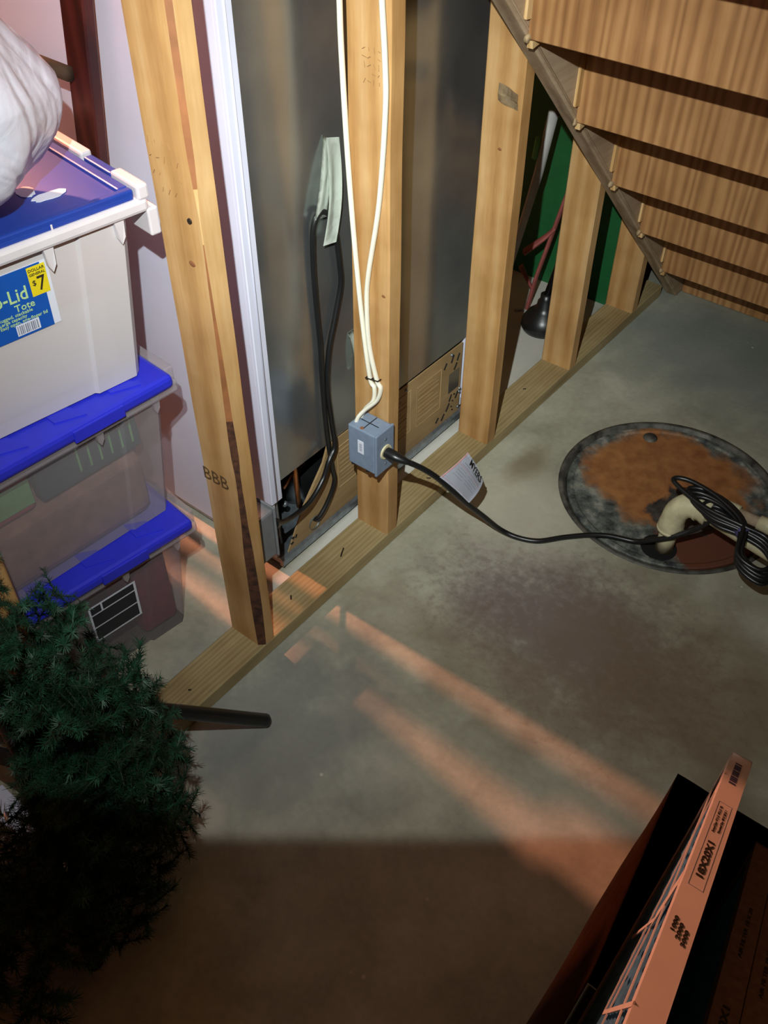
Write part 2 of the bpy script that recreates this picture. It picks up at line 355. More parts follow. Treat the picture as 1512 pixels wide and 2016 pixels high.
wallbox('wall_right', (1.40, 1.45, -2.2, 2.15, 0, 2.44), M_CONCWALL, 'concrete wall right of the stairs')
wallbox('wall_near', (-2.6, 1.45, -2.25, -2.2, 0, 2.44), M_CONCWALL, 'concrete wall behind the photographer')
wallbox('wall_outer', (-2.65, -2.6, -2.2, 1.7, 0, 2.44), M_CONCWALL, 'concrete outer wall of the storage side')
wallbox('ceiling', (-2.6, 1.45, -2.2, 2.15, 2.44, 2.5), M_CONCWALL, 'bare basement ceiling')

# ---- open stud wall
wl = root('wall_left', (0, 0.4, 0), 'open framed wall of bare wooden studs on a sill plate', None, kind='structure')
bm = nb(); box(bm, -SW, 0, -2.19, 1.79, 0, ST, bev=0.002)
plate = build('bottom_plate', bm, M_PLATE, wl, label='flat treated sill plate along the floor')
bm = nb(); box(bm, -SW, 0, -2.19, 1.79, 2.402, 2.44, bev=0.002); build('top_plate', bm, M_PLATE, wl)
def stud(y, ztop=2.402, chamf=None, bow=0.0):
    """a 2x4 with softly rounded arrises; chamf(z) gives the width of the bark edge on the room-near corner"""
    bm = nb(); zs = [ST + (ztop-ST)*i/60 for i in range(61)]; rings = []
    for z in zs:
        c = max(0.001, chamf(z)) if chamf else 0.003; r = 0.003
        q = noise.noise(Vector((y*7, 3.1, z*5)))*0.0012
        pts = [(-SW+r, 0), (-c, 0), (0, c), (0, ST-r), (-r, ST), (-SW+r, ST), (-SW, ST-r), (-SW, r)]
        rings.append([bm.verts.new((px+q, y+py+q*0.6, z)) for px, py in pts])
    for i in range(60):
        for k in range(8):
            f = bm.faces.new((rings[i][k], rings[i][(k+1) % 8], rings[i+1][(k+1) % 8], rings[i+1][k]))
            if k == 1 and chamf: zz = zs[i]; f.material_index = (1 if zz < 0.62 else 2) if chamf(zz) > 0.0011 else 0
    bm.faces.new(rings[0][::-1]); bm.faces.new(rings[-1]); return bm
def wane(z):
    n1 = noise.noise(Vector((0, 0, z*14)))*0.003
    if z < 0.55: return 0.0105 + n1 + 0.004*math.sin(z*9)
    if z < 0.93: return 0.0012 + 0.0083*max(0, (0.93-z)/0.38) + n1*0.6*min(1, (0.93-z)*8)
    if z < 0.99: return 0.001
    return 0.001 + 0.0055*min(1, (z-0.99)*18) + n1*0.6*min(1, (z-0.99)*8)
studs = []
for k, (yy, top) in enumerate(((-0.462, 2.402), (-0.006, 2.402), (SP, 2.402), (2*SP, 2.402), (3*SP, 2.402), (4*SP-0.0394, 2.402))):
    lab = ['bare wooden stud behind the artificial tree', 'wooden stud with a dark bark edge beside the stacked totes', 'wooden stud carrying the grey outlet box and white cables',
           'wooden stud at the far edge of the fridge under the stringer', 'short wooden stud hiding the black plunger', 'shortest wooden stud at the foot of the stringer'][k]
    studs.append(build('stud', stud(yy, top, wane if k == 1 else None), [M_STUD, M_BARK, M_RESIN], wl, label=lab))
# stamps and marks printed on the studs
lettering('stamp', 'BBB', 0.040, (-0.090, -0.0066, 0.476), (1, 0, 0.02), (0, 0, 1), M_FADED, studs[1], sx=0.95)
bm = nb(); bmesh.ops.create_cone(bm, segments=12, radius1=0.0045, radius2=0.004, depth=0.002, cap_ends=True, matrix=Matrix.Translation((-0.021, -0.0068, 0.973)) @ Matrix.Rotation(math.pi/2, 4, 'X'))
build('nail_head', bm, M_NAIL, studs[1])
def knot(parent, x, y, z, r, m=M_FADED):
    bm = nb(); g = bmesh.ops.create_uvsphere(bm, u_segments=12, v_segments=8, radius=1, matrix=Matrix.Translation((x, y, z)) @ Matrix.Diagonal((r, 0.0012, r*0.7, 1)))
    build('knot', bm, M_RESIN, parent, smooth=True)
knot(studs[1], -0.03, -0.0058, 0.905, 0.007); knot(studs[2], -0.012, SP+0.0008, 0.66, 0.005); knot(studs[3], -0.04, 2*SP+0.0008, 0.79, 0.005)
# faint worn mill marks: broken strokes with no readable text
def worn_mark(parent, x0, y, z0, rows, cols, dx, dz, seed):
    rn = random.Random(seed); bm = nb()
    for r_ in range(rows):
        for c_ in range(cols):
            if rn.random() < 0.3: continue
            cx, cz = x0+dx*c_+rn.uniform(-0.001, 0.001), z0+dz*r_; a = rn.uniform(-0.6, 0.6)+(math.pi/2 if rn.random() < 0.6 else 0); L = rn.uniform(0.002, 0.005)
            tube(bm, [(cx-math.cos(a)*L, y, cz-math.sin(a)*L), (cx+math.cos(a)*L, y, cz+math.sin(a)*L)], 0.0006, 4)
    build('worn_mark', bm, M_WORN, parent)
worn_mark(studs[1], -0.080, -0.0066, 1.005, 4, 5, 0.013, 0.022, 1); worn_mark(studs[2], -0.052, SP+0.0002, 1.035, 5, 4, 0.010, 0.012, 2)
# nail marks on the plate
for x, y, dx, dy in ((-0.045, 0.30, 0.006, -0.012), (-0.045, 0.13, 0.004, -0.004), (-0.045, 0.485, 0.006, -0.01), (-0.04, 0.62, 0.004, 0.003), (-0.04, -0.17, 0.002, 0.002), (-0.05, 1.07, 0.003, 0.003)):
    bm = nb(); tube(bm, [(x-dx, y-dy, ST+0.0004), (x, y, ST+0.0012), (x+dx, y+dy, ST+0.0004)], 0.0017, 6); build('nail', bm, M_NAIL, plate)

# ================================================================== STAIRCASE
stc = root('staircase', (0.02, 1.8, 0), 'underside of the wooden staircase with boarded risers and a sloping stringer', 'staircase')
RUN, RISE, Y0, Z0 = 0.2235, 0.2135, 0.738, 1.030
SX0, SX1 = 0.004, 0.040; RX1 = 1.02
def under(y): return 1.100 - 0.957*(y-0.671)
def stringer(x0, x1):
    bm = nb(); ya, yb = -0.72, 1.815; d = 0.40
    prism(bm, [(x0, ya, under(ya)), (x0, yb, under(yb)+0.005), (x0, yb+0.30, 0.005), (x0, yb+0.30, 0.12), (x0, ya, 2.435), (x0, -0.85, 2.435)], (x1-x0, 0, 0))
    for e in bm.edges: pass
    return bm
def stringer_poly(x0, x1):
    bm = nb(); ya = -0.70
    prism(bm, [(x0, ya, under(ya)), (x0, 1.818, 0.003), (x0, 2.09, 0.003), (x0, 2.09, 0.10), (x0, -0.35, 2.435), (x0, ya, 2.435)], (x1-x0, 0, 0))
    bmesh.ops.bevel(bm, geom=bm.edges[:], offset=0.003, segments=1, affect='EDGES'); return bm
build('stringer', stringer_poly(SX0, SX1), M_STRINGER, stc, label='sloping grey-brown stringer board beside the studs')
build('stringer', stringer_poly(RX1, RX1+0.036), M_STRINGER, stc)
# raised bead along the lower inner edge of the stringer
bm = nb(); tube(bm, [(SX1+0.0005, 0.35, under(0.35)+0.012), (SX1+0.0005, 1.78, under(1.78)+0.012)], 0.0025, 6); build('edge_bead', bm, M_STRINGER, stc)
for i in range(-5, 6):
    y, zb = Y0 + RUN*i, Z0 - RISE*i
    if zb + RISE > 2.43: continue
    bm = nb(); z0 = max(zb, 0.002)
    box(bm, SX1+0.001, RX1-0.001, y, y+0.018, z0, zb+RISE-0.002, bev=0.0015)
    if i < 4:
        for v in bm.verts:
            if v.co.z < z0+0.01: v.co.z += noise.noise(Vector((v.co.x*9, i, 0)))*0.002
    r_ = build('riser', bm, M_STAIR, stc)
    if i < 5:
        bm = nb(); box(bm, SX1+0.001, RX1-0.001, y+0.0185, y+RUN+0.03, zb+0.002, zb+0.026, bev=0.003); build('tread', bm, M_STAIR, stc)
    # glued wedges in the housing
    bm = nb(); prism(bm, [(SX1, y-0.001, zb+0.035), (SX1, y-0.017, zb+0.037), (SX1, y-0.012, zb+RISE-0.01), (SX1, y-0.001, zb+RISE-0.01)], (0.006, 0, 0))
    if zb > -0.02: build('wedge', bm, M_WEDGE, stc)
    else: bm.free()
    if i < 5 and zb > 0.05:
        bm = nb(); prism(bm, [(SX1, y+0.002, zb-0.001), (SX1, y+0.060, zb-0.001), (SX1, y+0.060, zb-0.006), (SX1, y+0.004, zb-0.014)], (0.012, 0, 0)); build('wedge', bm, M_WEDGE, stc)
        bm = nb(); bmesh.ops.create_icosphere(bm, subdivisions=2, radius=0.008, matrix=Matrix.Translation((SX1+0.002, y-0.002, zb+0.002)) @ Matrix.Diagonal((0.7, 1.1, 1.0, 1)))
        for v in bm.verts: v.co += Vector((1, 1, 1))*noise.noise(v.co*90)*0.004
        build('glue_drip', bm, M_GLUE, stc, smooth=True)
# scrap of tape stuck on the third stud against the stringer
bm = nb(); sheet(bm, 5, 3, lambda u, v: (-0.052+0.045*u, 2*SP-0.003-0.003*math.sin(u*5+v*3), 0.885+0.030*v-0.012*u+0.004*math.sin(v*7)), 0.0008)
build('tape_scrap', bm, M_GLUE, wl)

# ================================================================== SUMP PIT
sp_ = root('sump_cover', (PIT.x, PIT.y, 0), 'round rusty sump pit cover set in an iron ring in the floor', 'pit cover')
bm = nb(); lathe(bm, [(0.2715, -0.05), (0.2715, 0.001), (0.264, 0.0035), (0.259, 0.001), (0.257, -0.006), (0.252, -0.008), (0.252, -0.05)], (PIT.x, PIT.y, 0), 72); build('ring', bm, M_RING, sp_, smooth=True)
bm = nb(); lathe(bm, [(0.0, -0.0055), (0.1, -0.0055), (0.232, -0.0055), (0.238, -0.002), (0.2485, -0.002), (0.2505, -0.004), (0.2505, -0.02)], (PIT.x, PIT.y, 0), 72); bmesh.ops.remove_doubles(bm, verts=bm.verts, dist=1e-5)
lid = build('lid', bm, M_RUST, sp_, smooth=False)
for cx, cy, r, dx in ((0.494, 0.803, 0.040, 0.0), (0.555, 0.975, 0.034, 0.0)):
    bm = nb(); lathe(bm, [(0, -0.0046), (r, -0.0046), (r+0.002, -0.0052)], (cx, cy, 0), 24); bmesh.ops.remove_doubles(bm, verts=bm.verts, dist=1e-6); build('pipe_hole', bm, M_BLACKMATT, lid)
bm = nb(); lathe(bm, [(0, -0.0005), (0.016, -0.0012), (0.019, -0.0052)], (PIT.x-0.135, PIT.y+0.165, 0), 16); bmesh.ops.remove_doubles(bm, verts=bm.verts, dist=1e-6); build('bolt_cap', bm, M_RING, lid, smooth=True)
bm = nb(); lathe(bm, [(0, 0.0), (0.004, -0.0005), (0.005, -0.0052)], (PIT.x+0.1, PIT.y-0.222, 0), 10); bmesh.ops.remove_doubles(bm, verts=bm.verts, dist=1e-6); build('bolt_cap', bm, M_RING, lid, smooth=True)
# discharge pipe with elbow
dp = root('discharge_pipe', (0.505, 0.805, -0.005), 'cream plastic discharge pipe with a fat elbow rising from the pit cover', 'pipe')
bm = nb(); tube(bm, [(0.505, 0.805, -0.004), (0.505, 0.807, 0.075)], 0.0205, 20); build('riser_pipe', bm, M_PVC, dp, smooth=True)
el = [(0.505, 0.807, 0.060), (0.505, 0.809, 0.095), (0.509, 0.812, 0.118), (0.524, 0.818, 0.137), (0.548, 0.822, 0.142), (0.575, 0.820, 0.142)]
bm = nb(); tube(bm, cat_rom(el, 5), lambda t: 0.0275 if 0.12 < t < 0.9 else 0.0292, 20); elb = build('elbow', bm, M_PVC, dp, smooth=True)
for q in ((el[0], el[1]), (el[4], el[5])):
    a, b = Vector(q[0]), Vector(q[1]); bm = nb(); tube(bm, [a+(b-a)*0.0, a+(b-a)*0.18], 0.0305, 20); build('collar', bm, M_PVC, elb, smooth=True)
bm = nb(); tube(bm, [(0.565, 0.820, 0.142), (0.70, 0.800, 0.138), (1.02, 0.760, 0.13)], 0.0200, 18); build('run_pipe', bm, M_PVC, dp, smooth=True)
vp = root('vent_pipe', (0.556, 0.965, -0.005), 'thinner stained plastic pipe leaving the pit behind the elbow', 'pipe')
bm = nb(); tube(bm, cat_rom([(0.553, 0.972, -0.004), (0.553, 0.970, 0.025), (0.562, 0.966, 0.045), (0.585, 0.962, 0.052), (0.605, 0.960, 0.053)], 5), 0.019, 18); build('elbow', bm, M_PVC, vp, smooth=True)
bm = nb(); tube(bm, [(0.600, 0.960, 0.053), (1.0, 0.945, 0.075)], 0.0135, 16); build('run_pipe', bm, M_PVC2, vp, smooth=True)
bm = nb(); tube(bm, [(0.655, 0.958, 0.056), (0.70, 0.956, 0.0585)], 0.018, 16); build('coupling', bm, M_PVC, vp, smooth=True)

# ================================================================== OUTLET BOX, CABLES, PUMP CORD
ob = root('outlet_box', (-0.02, SP-0.001, 0.27), 'grey plastic outlet box screwed to the middle stud', 'outlet')
BX0, BX1, BY0, BZ0, BZ1 = -0.060, 0.010, 0.350, 0.270, 0.372
bm = nb(); box(bm, BX0, BX1, BY0, SP-0.001, BZ0, BZ1, bev=0.003, seg=2); bod = build('body', bm, M_BOXMETAL, ob)
bm = nb(); box(bm, BX1, BX1+0.006, BY0-0.001, SP+0.001, BZ0-0.004, BZ1+0.002, bev=0.0022, seg=2); plt = build('cover_plate', bm, M_BOXMETAL, ob)
for a, b in (((-0.048, 0.379, BZ1), (-0.002, 0.379, BZ1)), ((-0.025, 0.357, BZ1), (-0.025, 0.402, BZ1))):
    bm = nb(); tube(bm, [a, b], 0.0011, 6); build('ridge', bm, M_BLACK, bod)
bm = nb(); lathe(bm, [(0, 0.0012), (0.004, 0.0010), (0.0045, 0)], (-0.028, 0.357, BZ1), 10); build('rust_spot', bm, M_RESIN, bod)
bm = nb(); box(bm, -0.034, -0.018, BY0-0.0008, BY0, 0.310, 0.344, bev=0.0004); stk = build('sticker', bm, M_PAPER, bod, label='small white barcode sticker')
for k in range(7):
    bm = nb(); box(bm, -0.029, -0.0225, BY0-0.0012, BY0-0.0007, 0.317+k*0.003, 0.317+k*0.003+(0.0016 if k % 2 else 0.001)); build('bar', bm, M_BARCODE, stk)
MX = Matrix.Rotation(math.pi/2, 4, 'Y')
bm = nb(); lathe(bm, [(0.0, 0.003), (0.0165, 0.003), (0.0172, 0.0)], (BX1+0.006, 0.379, 0.318), 24, M=MX); build('receptacle', bm, M_IVORY, ob, label='round ivory receptacle face')
for z in (0.351, 0.287):
    bm = nb(); lathe(bm, [(0.0, 0.0015), (0.003, 0.0012), (0.0035, 0.0)], (BX1+0.006, 0.379, z), 10, M=MX); build('screw', bm, M_GREYMETAL, plt)
for x in (-0.052, -0.012):
    bm = nb(); box(bm, x-0.004, x+0.004, 0.352, 0.36, BZ0-0.006, BZ0, bev=0.001); build('clamp_tab', bm, M_BLACK, bod)
CA = [(-0.091, 0.398, 2.4), (-0.091, 0.398, 1.9), (-0.091, 0.398, 1.5), (-0.091, 0.398, 1.3), (-0.091, 0.398, 1.2), (-0.091, 0.398, 1.145), (-0.09, 0.398, 1.073), (-0.083, 0.398, 0.913), (-0.07, 0.398, 0.73), (-0.055, 0.399, 0.574), (-0.041, 0.4005, 0.467), (-0.030, 0.4005, 0.447), (-0.031, 0.398, 0.417), (-0.046, 0.392, 0.393), (-0.052, 0.386, 0.376), (-0.053, 0.384, 0.364)]
CB = [(-0.014, 0.398, 2.4), (-0.014, 0.398, 1.9), (-0.014, 0.398, 1.5), (-0.013, 0.398, 1.32), (-0.012, 0.398, 1.24), (-0.009, 0.398, 1.16), (-0.003, 0.398, 1.077), (-0.002, 0.398, 1.001), (-0.015, 0.398, 0.845), (-0.040, 0.398, 0.701), (-0.045, 0.398, 0.635), (-0.041, 0.399, 0.546), (-0.024, 0.4005, 0.470), (-0.014, 0.4005, 0.452), (-0.020, 0.396, 0.423), (-0.042, 0.384, 0.395), (-0.050, 0.372, 0.380), (-0.052, 0.366, 0.364)]
for pts, lab in ((CA, 'white flat cable hanging left of the middle stud into the outlet box'), (CB, 'white flat cable bowing over the middle stud into the outlet box')):
    bm = nb(); P = [Vector(p) for p in pts]; pass
    tube(bm, cat_rom(P, 8), 0.0056, 10, flat=0.75)
    r = root('electrical_cable', P[-1], lab, 'cable'); build('sheath', bm, M_CABLE, r, smooth=True)
    bm = nb(); s = Vector(CA[10] if pts is CA else CB[12]); tube(bm, [s+Vector((-0.008, 0.004, -0.002)), s+Vector((-0.007, -0.006, 0)), s+Vector((0.007, -0.006, 0.002)), s+Vector((0.008, 0.004, 0.002))], 0.0014, 6); build('staple', bm, M_NAIL, r)

pc = root('pump_cord', (0.226, 0.614, 0.0), 'black power cord with plug and tag running from the outlet to the pit', 'cord')
bm = nb(); tube(bm, cat_rom([(0.0185, 0.379, 0.318), (0.030, 0.379, 0.318), (0.044, 0.381, 0.316), (0.058, 0.386, 0.312), (0.068, 0.392, 0.307)], 4), lambda t: 0.0125 if t < 0.45 else 0.0125-(t-0.45)*0.012, 14, flat=0.85); build('plug', bm, M_BLACK, pc, smooth=True)
CORD = [(0.060, 0.387, 0.311), (0.075, 0.400, 0.300), (0.090, 0.418, 0.281), (0.106, 0.443, 0.249), (0.125, 0.473, 0.202), (0.140, 0.509, 0.148), (0.160, 0.556, 0.082), (0.187, 0.597, 0.022), (0.226, 0.614, 0.0068), (0.269, 0.635, 0.0066), (0.309, 0.682, 0.0066), (0.352, 0.725, 0.0070), (0.391, 0.752, 0.0072), (0.444, 0.772, 0.008), (0.478, 0.776, 0.030), (0.520, 0.783, 0.062), (0.560, 0.803, 0.098), (0.600, 0.800, 0.160), (0.645, 0.792, 0.168)]
bm = nb(); tube(bm, cat_rom(CORD, 8), 0.0064, 10); build('cord', bm, M_BLACK, pc, smooth=True)
# the spare length: loops tied in a figure of eight over the run pipe
TIE = Vector((0.656, 0.790, 0.166))
for k in range(8):
    ph = random.uniform(-0.3, 0.3); L1 = 0.085 + 0.012*k*random.random(); L2 = 0.095 + 0.02*random.random(); w1 = 0.018+0.012*random.random(); w2 = 0.030+0.016*random.random()
    A = Vector((-0.97, 0.22, 0.03)).normalized(); Bv = Vector((0.78, -0.58, -0.22)).normalized(); S = Vector((0.45, 0.85, 0.12)).normalized()
    off = Vector((random.uniform(-0.004, 0.004), random.uniform(-0.006, 0.006), 0.0032*k-0.008))
    pts = [TIE+off, TIE+off+A*L1*0.5+S*w1, TIE+off+A*L1*0.95+S*w1*0.7, TIE+off+A*L1*1.05-S*w1*0.4, TIE+off+A*L1*0.5-S*w1*0.9, TIE+off-S*0.003,
           TIE+off+Bv*L2*0.5+S*w2*0.8, TIE+off+Bv*L2*0.98+S*w2*0.7, TIE+off+Bv*L2*1.1-S*w2*0.3, TIE+off+Bv*L2*0.55-S*w2]
    bm = nb(); tube(bm, cat_rom(pts, 6, True), 0.0055, 8, closed=True); build('cord_loop', bm, M_BLACK, pc, smooth=True)
bm = nb(); ax = Vector((0.85, -0.5, -0.06)).normalized(); tube(bm, [TIE-ax*0.014+Vector((0, 0, -0.002)), TIE+ax*0.014+Vector((0, 0, -0.002))], 0.0165, 12, flat=1.1); build('tie', bm, M_PURPLE, pc, smooth=True, label='purple tie around the spare loops')
# paper tag
T00, T01 = Vector((0.104, 0.440, 0.253)), Vector((0.141, 0.510, 0.147)); T10, T11 = Vector((0.092, 0.547, 0.243)), Vector((0.134, 0.573, 0.162))
tn = (T01-T00).cross(T10-T00).normalized()
if tn.dot(CAM-T00) < 0: tn = -tn
def tagf(u, v):    # u along the cord, v away from it
    p = (T00*(1-u)+T01*u)*(1-v) + (T10*(1-u)+T11*u)*v
    return p + tn*(0.009 + 0.005*math.sin(v*math.pi) + 0.010*v*v*(1-u) + 0.003*math.sin(u*4))
bm = nb(); sheet(bm, 10, 10, tagf, 0.0005); tag_ = build('tag', bm, M_PAPER, pc, smooth=True, label='curled white paper tag wrapped on the cord')
def tagtext(s, size, u, v, m=M_INK, bold=0.0):
    p = Vector(tagf(u, v)); du = (Vector(tagf(min(u+0.05, 1), v))-Vector(tagf(u-0.05, v))).normalized(); dv = (Vector(tagf(u, min(1, v+0.05)))-Vector(tagf(u, v-0.05))).normalized()
    nrm = du.cross(-dv)
    ya = dv if du.cross(dv).dot(tn) > 0 else -dv
    return lettering('print', s, size, p+tn*0.0012, du, ya, m, tag_, 'CENTER', bold=bold)
tagtext('MYERS', 0.0225, 0.53, 0.85, bold=0.0009)
for j, v in enumerate((0.30, 0.38, 0.46, 0.54, 0.66, 0.74)):
    for (ua, ub) in ((0.14, 0.36), (0.44, 0.78)) if j % 2 else ((0.12, 0.42), (0.5, 0.86)):
        bm = nb(); P = [Vector(tagf(ua+(ub-ua)*k/4, v))+tn*0.0011 for k in range(5)]; tube(bm, P, 0.0009, 4, flat=0.3); build('print_line', bm, M_BARCODE if j < 5 else M_INK, tag_)
for v0 in (0.05, 0.62):
    bm = nb(); P = [Vector(tagf(0.03+0.92*k/6, v0))+tn*0.0011 for k in range(7)]; tube(bm, P, 0.0010, 4, flat=0.3); build('red_line', bm, M_PINK, tag_)
bm = nb(); P = [Vector(tagf(0.015, 0.03+0.95*k/6))+tn*0.0011 for k in range(7)]; tube(bm, P, 0.0012, 4, flat=0.3); build('red_line', bm, M_PINK, tag_)

# ================================================================== REFRIGERATOR (its back faces the studs)
FB, FY0, FY1, FX0, FT = -0.145, 0.195, 0.918, -0.86, 1.70
fr = root('refrigerator', (-0.5, 0.55, 0.0), 'white refrigerator seen from its dark metal back behind the open studs', 'refrigerator')
bm = nb(); box(bm, FX0+0.01, FB-0.0045, FY0+0.0145, FY1-0.0145, 0.26, FT-0.002, bev=0.004)
cab = build('cabinet', bm, M_WHITE, fr)
for y0, y1 in ((FY0, FY0+0.014), (FY1-0.014, FY1)):   # side skins reaching down past the compressor bay
    bm = nb(); box(bm, FX0, FB-0.004, y0, y1, 0.035, FT, bev=0.002); build('side_skin', bm, M_WHITE, fr)
bm = nb(); box(bm, FB-0.006, FB+0.003, FY0-0.001, FY0+0.031, 0.205, FT, bev=0.0015); tm_ = build('edge_trim', bm, M_WHITE, fr, label='white folded edge of the side')
bm = nb(); tube(bm, [(FB+0.003, FY0+0.015, 0.208), (FB+0.003, FY0+0.015, FT-0.005)], 0.0022, 6); build('trim_bead', bm, M_WHITE, tm_, smooth=True)
bm = nb(); box(bm, FB-0.006, FB+0.003, FY1-0.012, FY1+0.001, 0.06, 0.275, bev=0.0015); build('edge_trim', bm, M_WHITE, fr)
bm = nb(); box(bm, FB-0.004, FB+0.0005, FY0+0.030, FY1, 0.252, FT-0.01, bev=0.0015)
build('back_panel', bm, M_BACK, fr, label='dark glossy sheet metal back panel')
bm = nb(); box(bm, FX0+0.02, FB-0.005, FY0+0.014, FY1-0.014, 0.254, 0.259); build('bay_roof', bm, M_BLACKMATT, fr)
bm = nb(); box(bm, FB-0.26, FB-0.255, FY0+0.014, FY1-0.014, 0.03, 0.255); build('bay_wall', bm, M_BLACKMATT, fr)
bm = nb(); prism(bm, [(FB, FY0+0.006, 0.012), (FB+0.010, FY0+0.006, 0.012), (FB+0.010, FY0+0.006, 0.030), (FB+0.002, FY0+0.006, 0.036), (FB, FY0+0.006, 0.036)], (0, FY1-FY0-0.012, 0)); build('base_rail', bm, M_GREYMETAL, fr, label='galvanised rail along the foot')
bm = nb(); box(bm, FX0, FB, FY0+0.01, FY1-0.01, 0.010, 0.030, bev=0.002); build('base_pan', bm, M_GREYMETAL, fr)
for x, y in ((FB-0.05, FY0+0.04), (FB-0.05, FY1-0.04), (FX0+0.08, FY0+0.04), (FX0+0.08, FY1-0.04)):
    bm = nb(); bmesh.ops.create_cone(bm, segments=16, radius1=0.018, radius2=0.018, depth=0.02, cap_ends=True, matrix=Matrix.Translation((x, y, 0.0185)) @ Matrix.Rotation(math.pi/2, 4, 'X')); build('wheel', bm, M_BLACK, fr)
# hardboard compressor cover: torn off along its left top corner
bm = nb(); prism(bm, [(FB+0.0005, 0.225, 0.034), (FB+0.0005, 0.889, 0.034), (FB+0.0005, 0.889, 0.248), (FB+0.0005, 0.372, 0.252), (FB+0.0005, 0.355, 0.215), (FB+0.0005, 0.285, 0.135)], (0.003, 0, 0))
cov = build('compressor_cover', bm, M_HARDBOARD, fr, label='tan hardboard compressor cover with a torn corner')
bm = nb(); prism(bm, [(FB+0.0035, 0.372, 0.250), (FB+0.0035, 0.388, 0.215), (FB+0.005, 0.318, 0.118), (FB+0.004, 0.285, 0.135), (FB+0.0036, 0.355, 0.216)], (0.002, 0, 0)); build('folded_flap', bm, M_HARDBOARD, cov)
def panel_frame(y0, y1, z0, z1):        # embossed outlines on the cover
    X = FB+0.0038
    for a, b in (((y0, z0), (y1, z0)), ((y1, z0), (y1, z1)), ((y1, z1), (y0, z1)), ((y0, z1), (y0, z0))):
        bm = nb(); tube(bm, [(X, *a), (X, *b)], 0.0012, 6); build('embossed_rib', bm, M_HARDBOARD, cov)
    z = z1-0.014; k = 0
    while z > z0+0.01:
        L = (y1-y0-0.012)*(0.95 if k % 3 else 0.7); bm = nb(); box(bm, X-0.0006, X+0.0007, y0+0.006, y0+0.006+L, z-0.002, z+0.002); build('embossed_line', bm, M_HARDBOARD, cov); z -= 0.0125; k += 1
panel_frame(0.405, 0.50, 0.105, 0.225); panel_frame(0.56, 0.675, 0.10, 0.225); panel_frame(0.70, 0.80, 0.095, 0.215)
for y, z, L, a in ((0.845, 0.222, 0.022, 1.1), (0.87, 0.215, 0.02, 1.1), (0.86, 0.192, 0.02, 1.0), (0.815, 0.215, 0.018, 1.0), (0.845, 0.10, 0.02, 1.1), (0.835, 0.075, 0.024, 1.0), (0.815, 0.055, 0.02, 0.9), (0.873, 0.095, 0.02, 1.0), (0.856, 0.085, 0.004, 0), (0.852, 0.068, 0.004, 0), (0.857, 0.055, 0.004, 0), (0.862, 0.103, 0.005, 0), (0.24, 0.055, 0.008, 0.3), (0.245, 0.068, 0.007, 0.3), (0.255, 0.066, 0.008, 1.2), (0.79, 0.06, 0.016, 0.8)):
    bm = nb(); d = Vector((0, math.cos(a), math.sin(a)))*L/2; c = Vector((FB+0.0038, y, z)); tube(bm, [c-d, c+d], 0.0026, 6, flat=0.5); build('vent_slot', bm, M_BLACKMATT, cov)
bm = nb(); box(bm, FB+0.003, FB+0.0042, 0.835, 0.880, 0.118, 0.178); build('vent_opening', bm, M_BACK, cov)
for y, z in ((0.655, 0.238), (0.84, 0.236), (0.885, 0.108), (0.884, 0.098), (0.882, 0.05), (0.83, 0.03), (0.24, 0.026)):
    bm = nb(); bmesh.ops.create_uvsphere(bm, u_segments=8, v_segments=6, radius=0.0042, matrix=Matrix.Translation((FB+0.0045, y, z))); build('screw', bm, M_GREYMETAL, cov, smooth=True)
# plumbing in the dark bay
for pts, r, m in (([(FB-0.03, 0.30, 0.25), (FB-0.03, 0.305, 0.10)], 0.006, M_COPPER), ([(FB-0.05, 0.245, 0.25), (FB-0.05, 0.25, 0.06)], 0.008, M_COPPER), ([(FB-0.06, 0.29, 0.15), (FB-0.055, 0.32, 0.178), (FB-0.06, 0.36, 0.175)], 0.005, M_COPPER), ([(FB-0.02, 0.225, 0.2), (FB-0.02, 0.228, 0.05)], 0.004, M_GREYMETAL)):
    bm = nb(); tube(bm, cat_rom(pts, 4), r, 10); build('tubing', bm, m, fr, smooth=True)
for c, r in (((FB-0.05, 0.262, 0.155), 0.011), ((FB-0.05, 0.280, 0.115), 0.008)):
    bm = nb(); bmesh.ops.create_icosphere(bm, subdivisions=2, radius=r, matrix=Matrix.Translation(c)); build('valve', bm, M_GREYMETAL, fr, smooth=True)
bm = nb(); lathe(bm, [(0.001, 0.20), (0.06, 0.195), (0.085, 0.16), (0.09, 0.06), (0.08, 0.03)], (FB-0.14, 0.42, 0), 24); build('compressor', bm, M_BLACK, fr, smooth=True)
# the fridge's own power cord: out of the base, up under the tape, back down to the far outlet
CL = [(-0.150, 0.318, 0.070), (-0.134, 0.322, 0.075), (-0.130, 0.352, 0.106), (-0.130, 0.378, 0.150), (-0.131, 0.374, 0.200), (-0.133, 0.365, 0.300), (-0.136, 0.363, 0.422), (-0.137, 0.364, 0.522), (-0.137, 0.359, 0.617), (-0.137, 0.357, 0.704), (-0.136, 0.361, 0.773), (-0.134, 0.378, 0.797), (-0.134, 0.400, 0.785), (-0.136, 0.418, 0.754), (-0.137, 0.430, 0.671), (-0.137, 0.431, 0.627), (-0.137, 0.412, 0.567), (-0.135, 0.386, 0.499), (-0.130, 0.371, 0.419), (-0.127, 0.376, 0.322), (-0.122, 0.376, 0.262), (-0.118, 0.350, 0.236), (-0.116, 0.325, 0.200), (-0.110, 0.274, 0.176), (-0.098, 0.210, 0.190), (-0.080, 0.155, 0.225), (-0.066, 0.125, 0.255)]
bm = nb(); tube(bm, cat_rom(CL, 8), 0.0056, 10); cd = build('power_cord', bm, M_BLACK, fr, smooth=True, label='black power cord looped up the back')
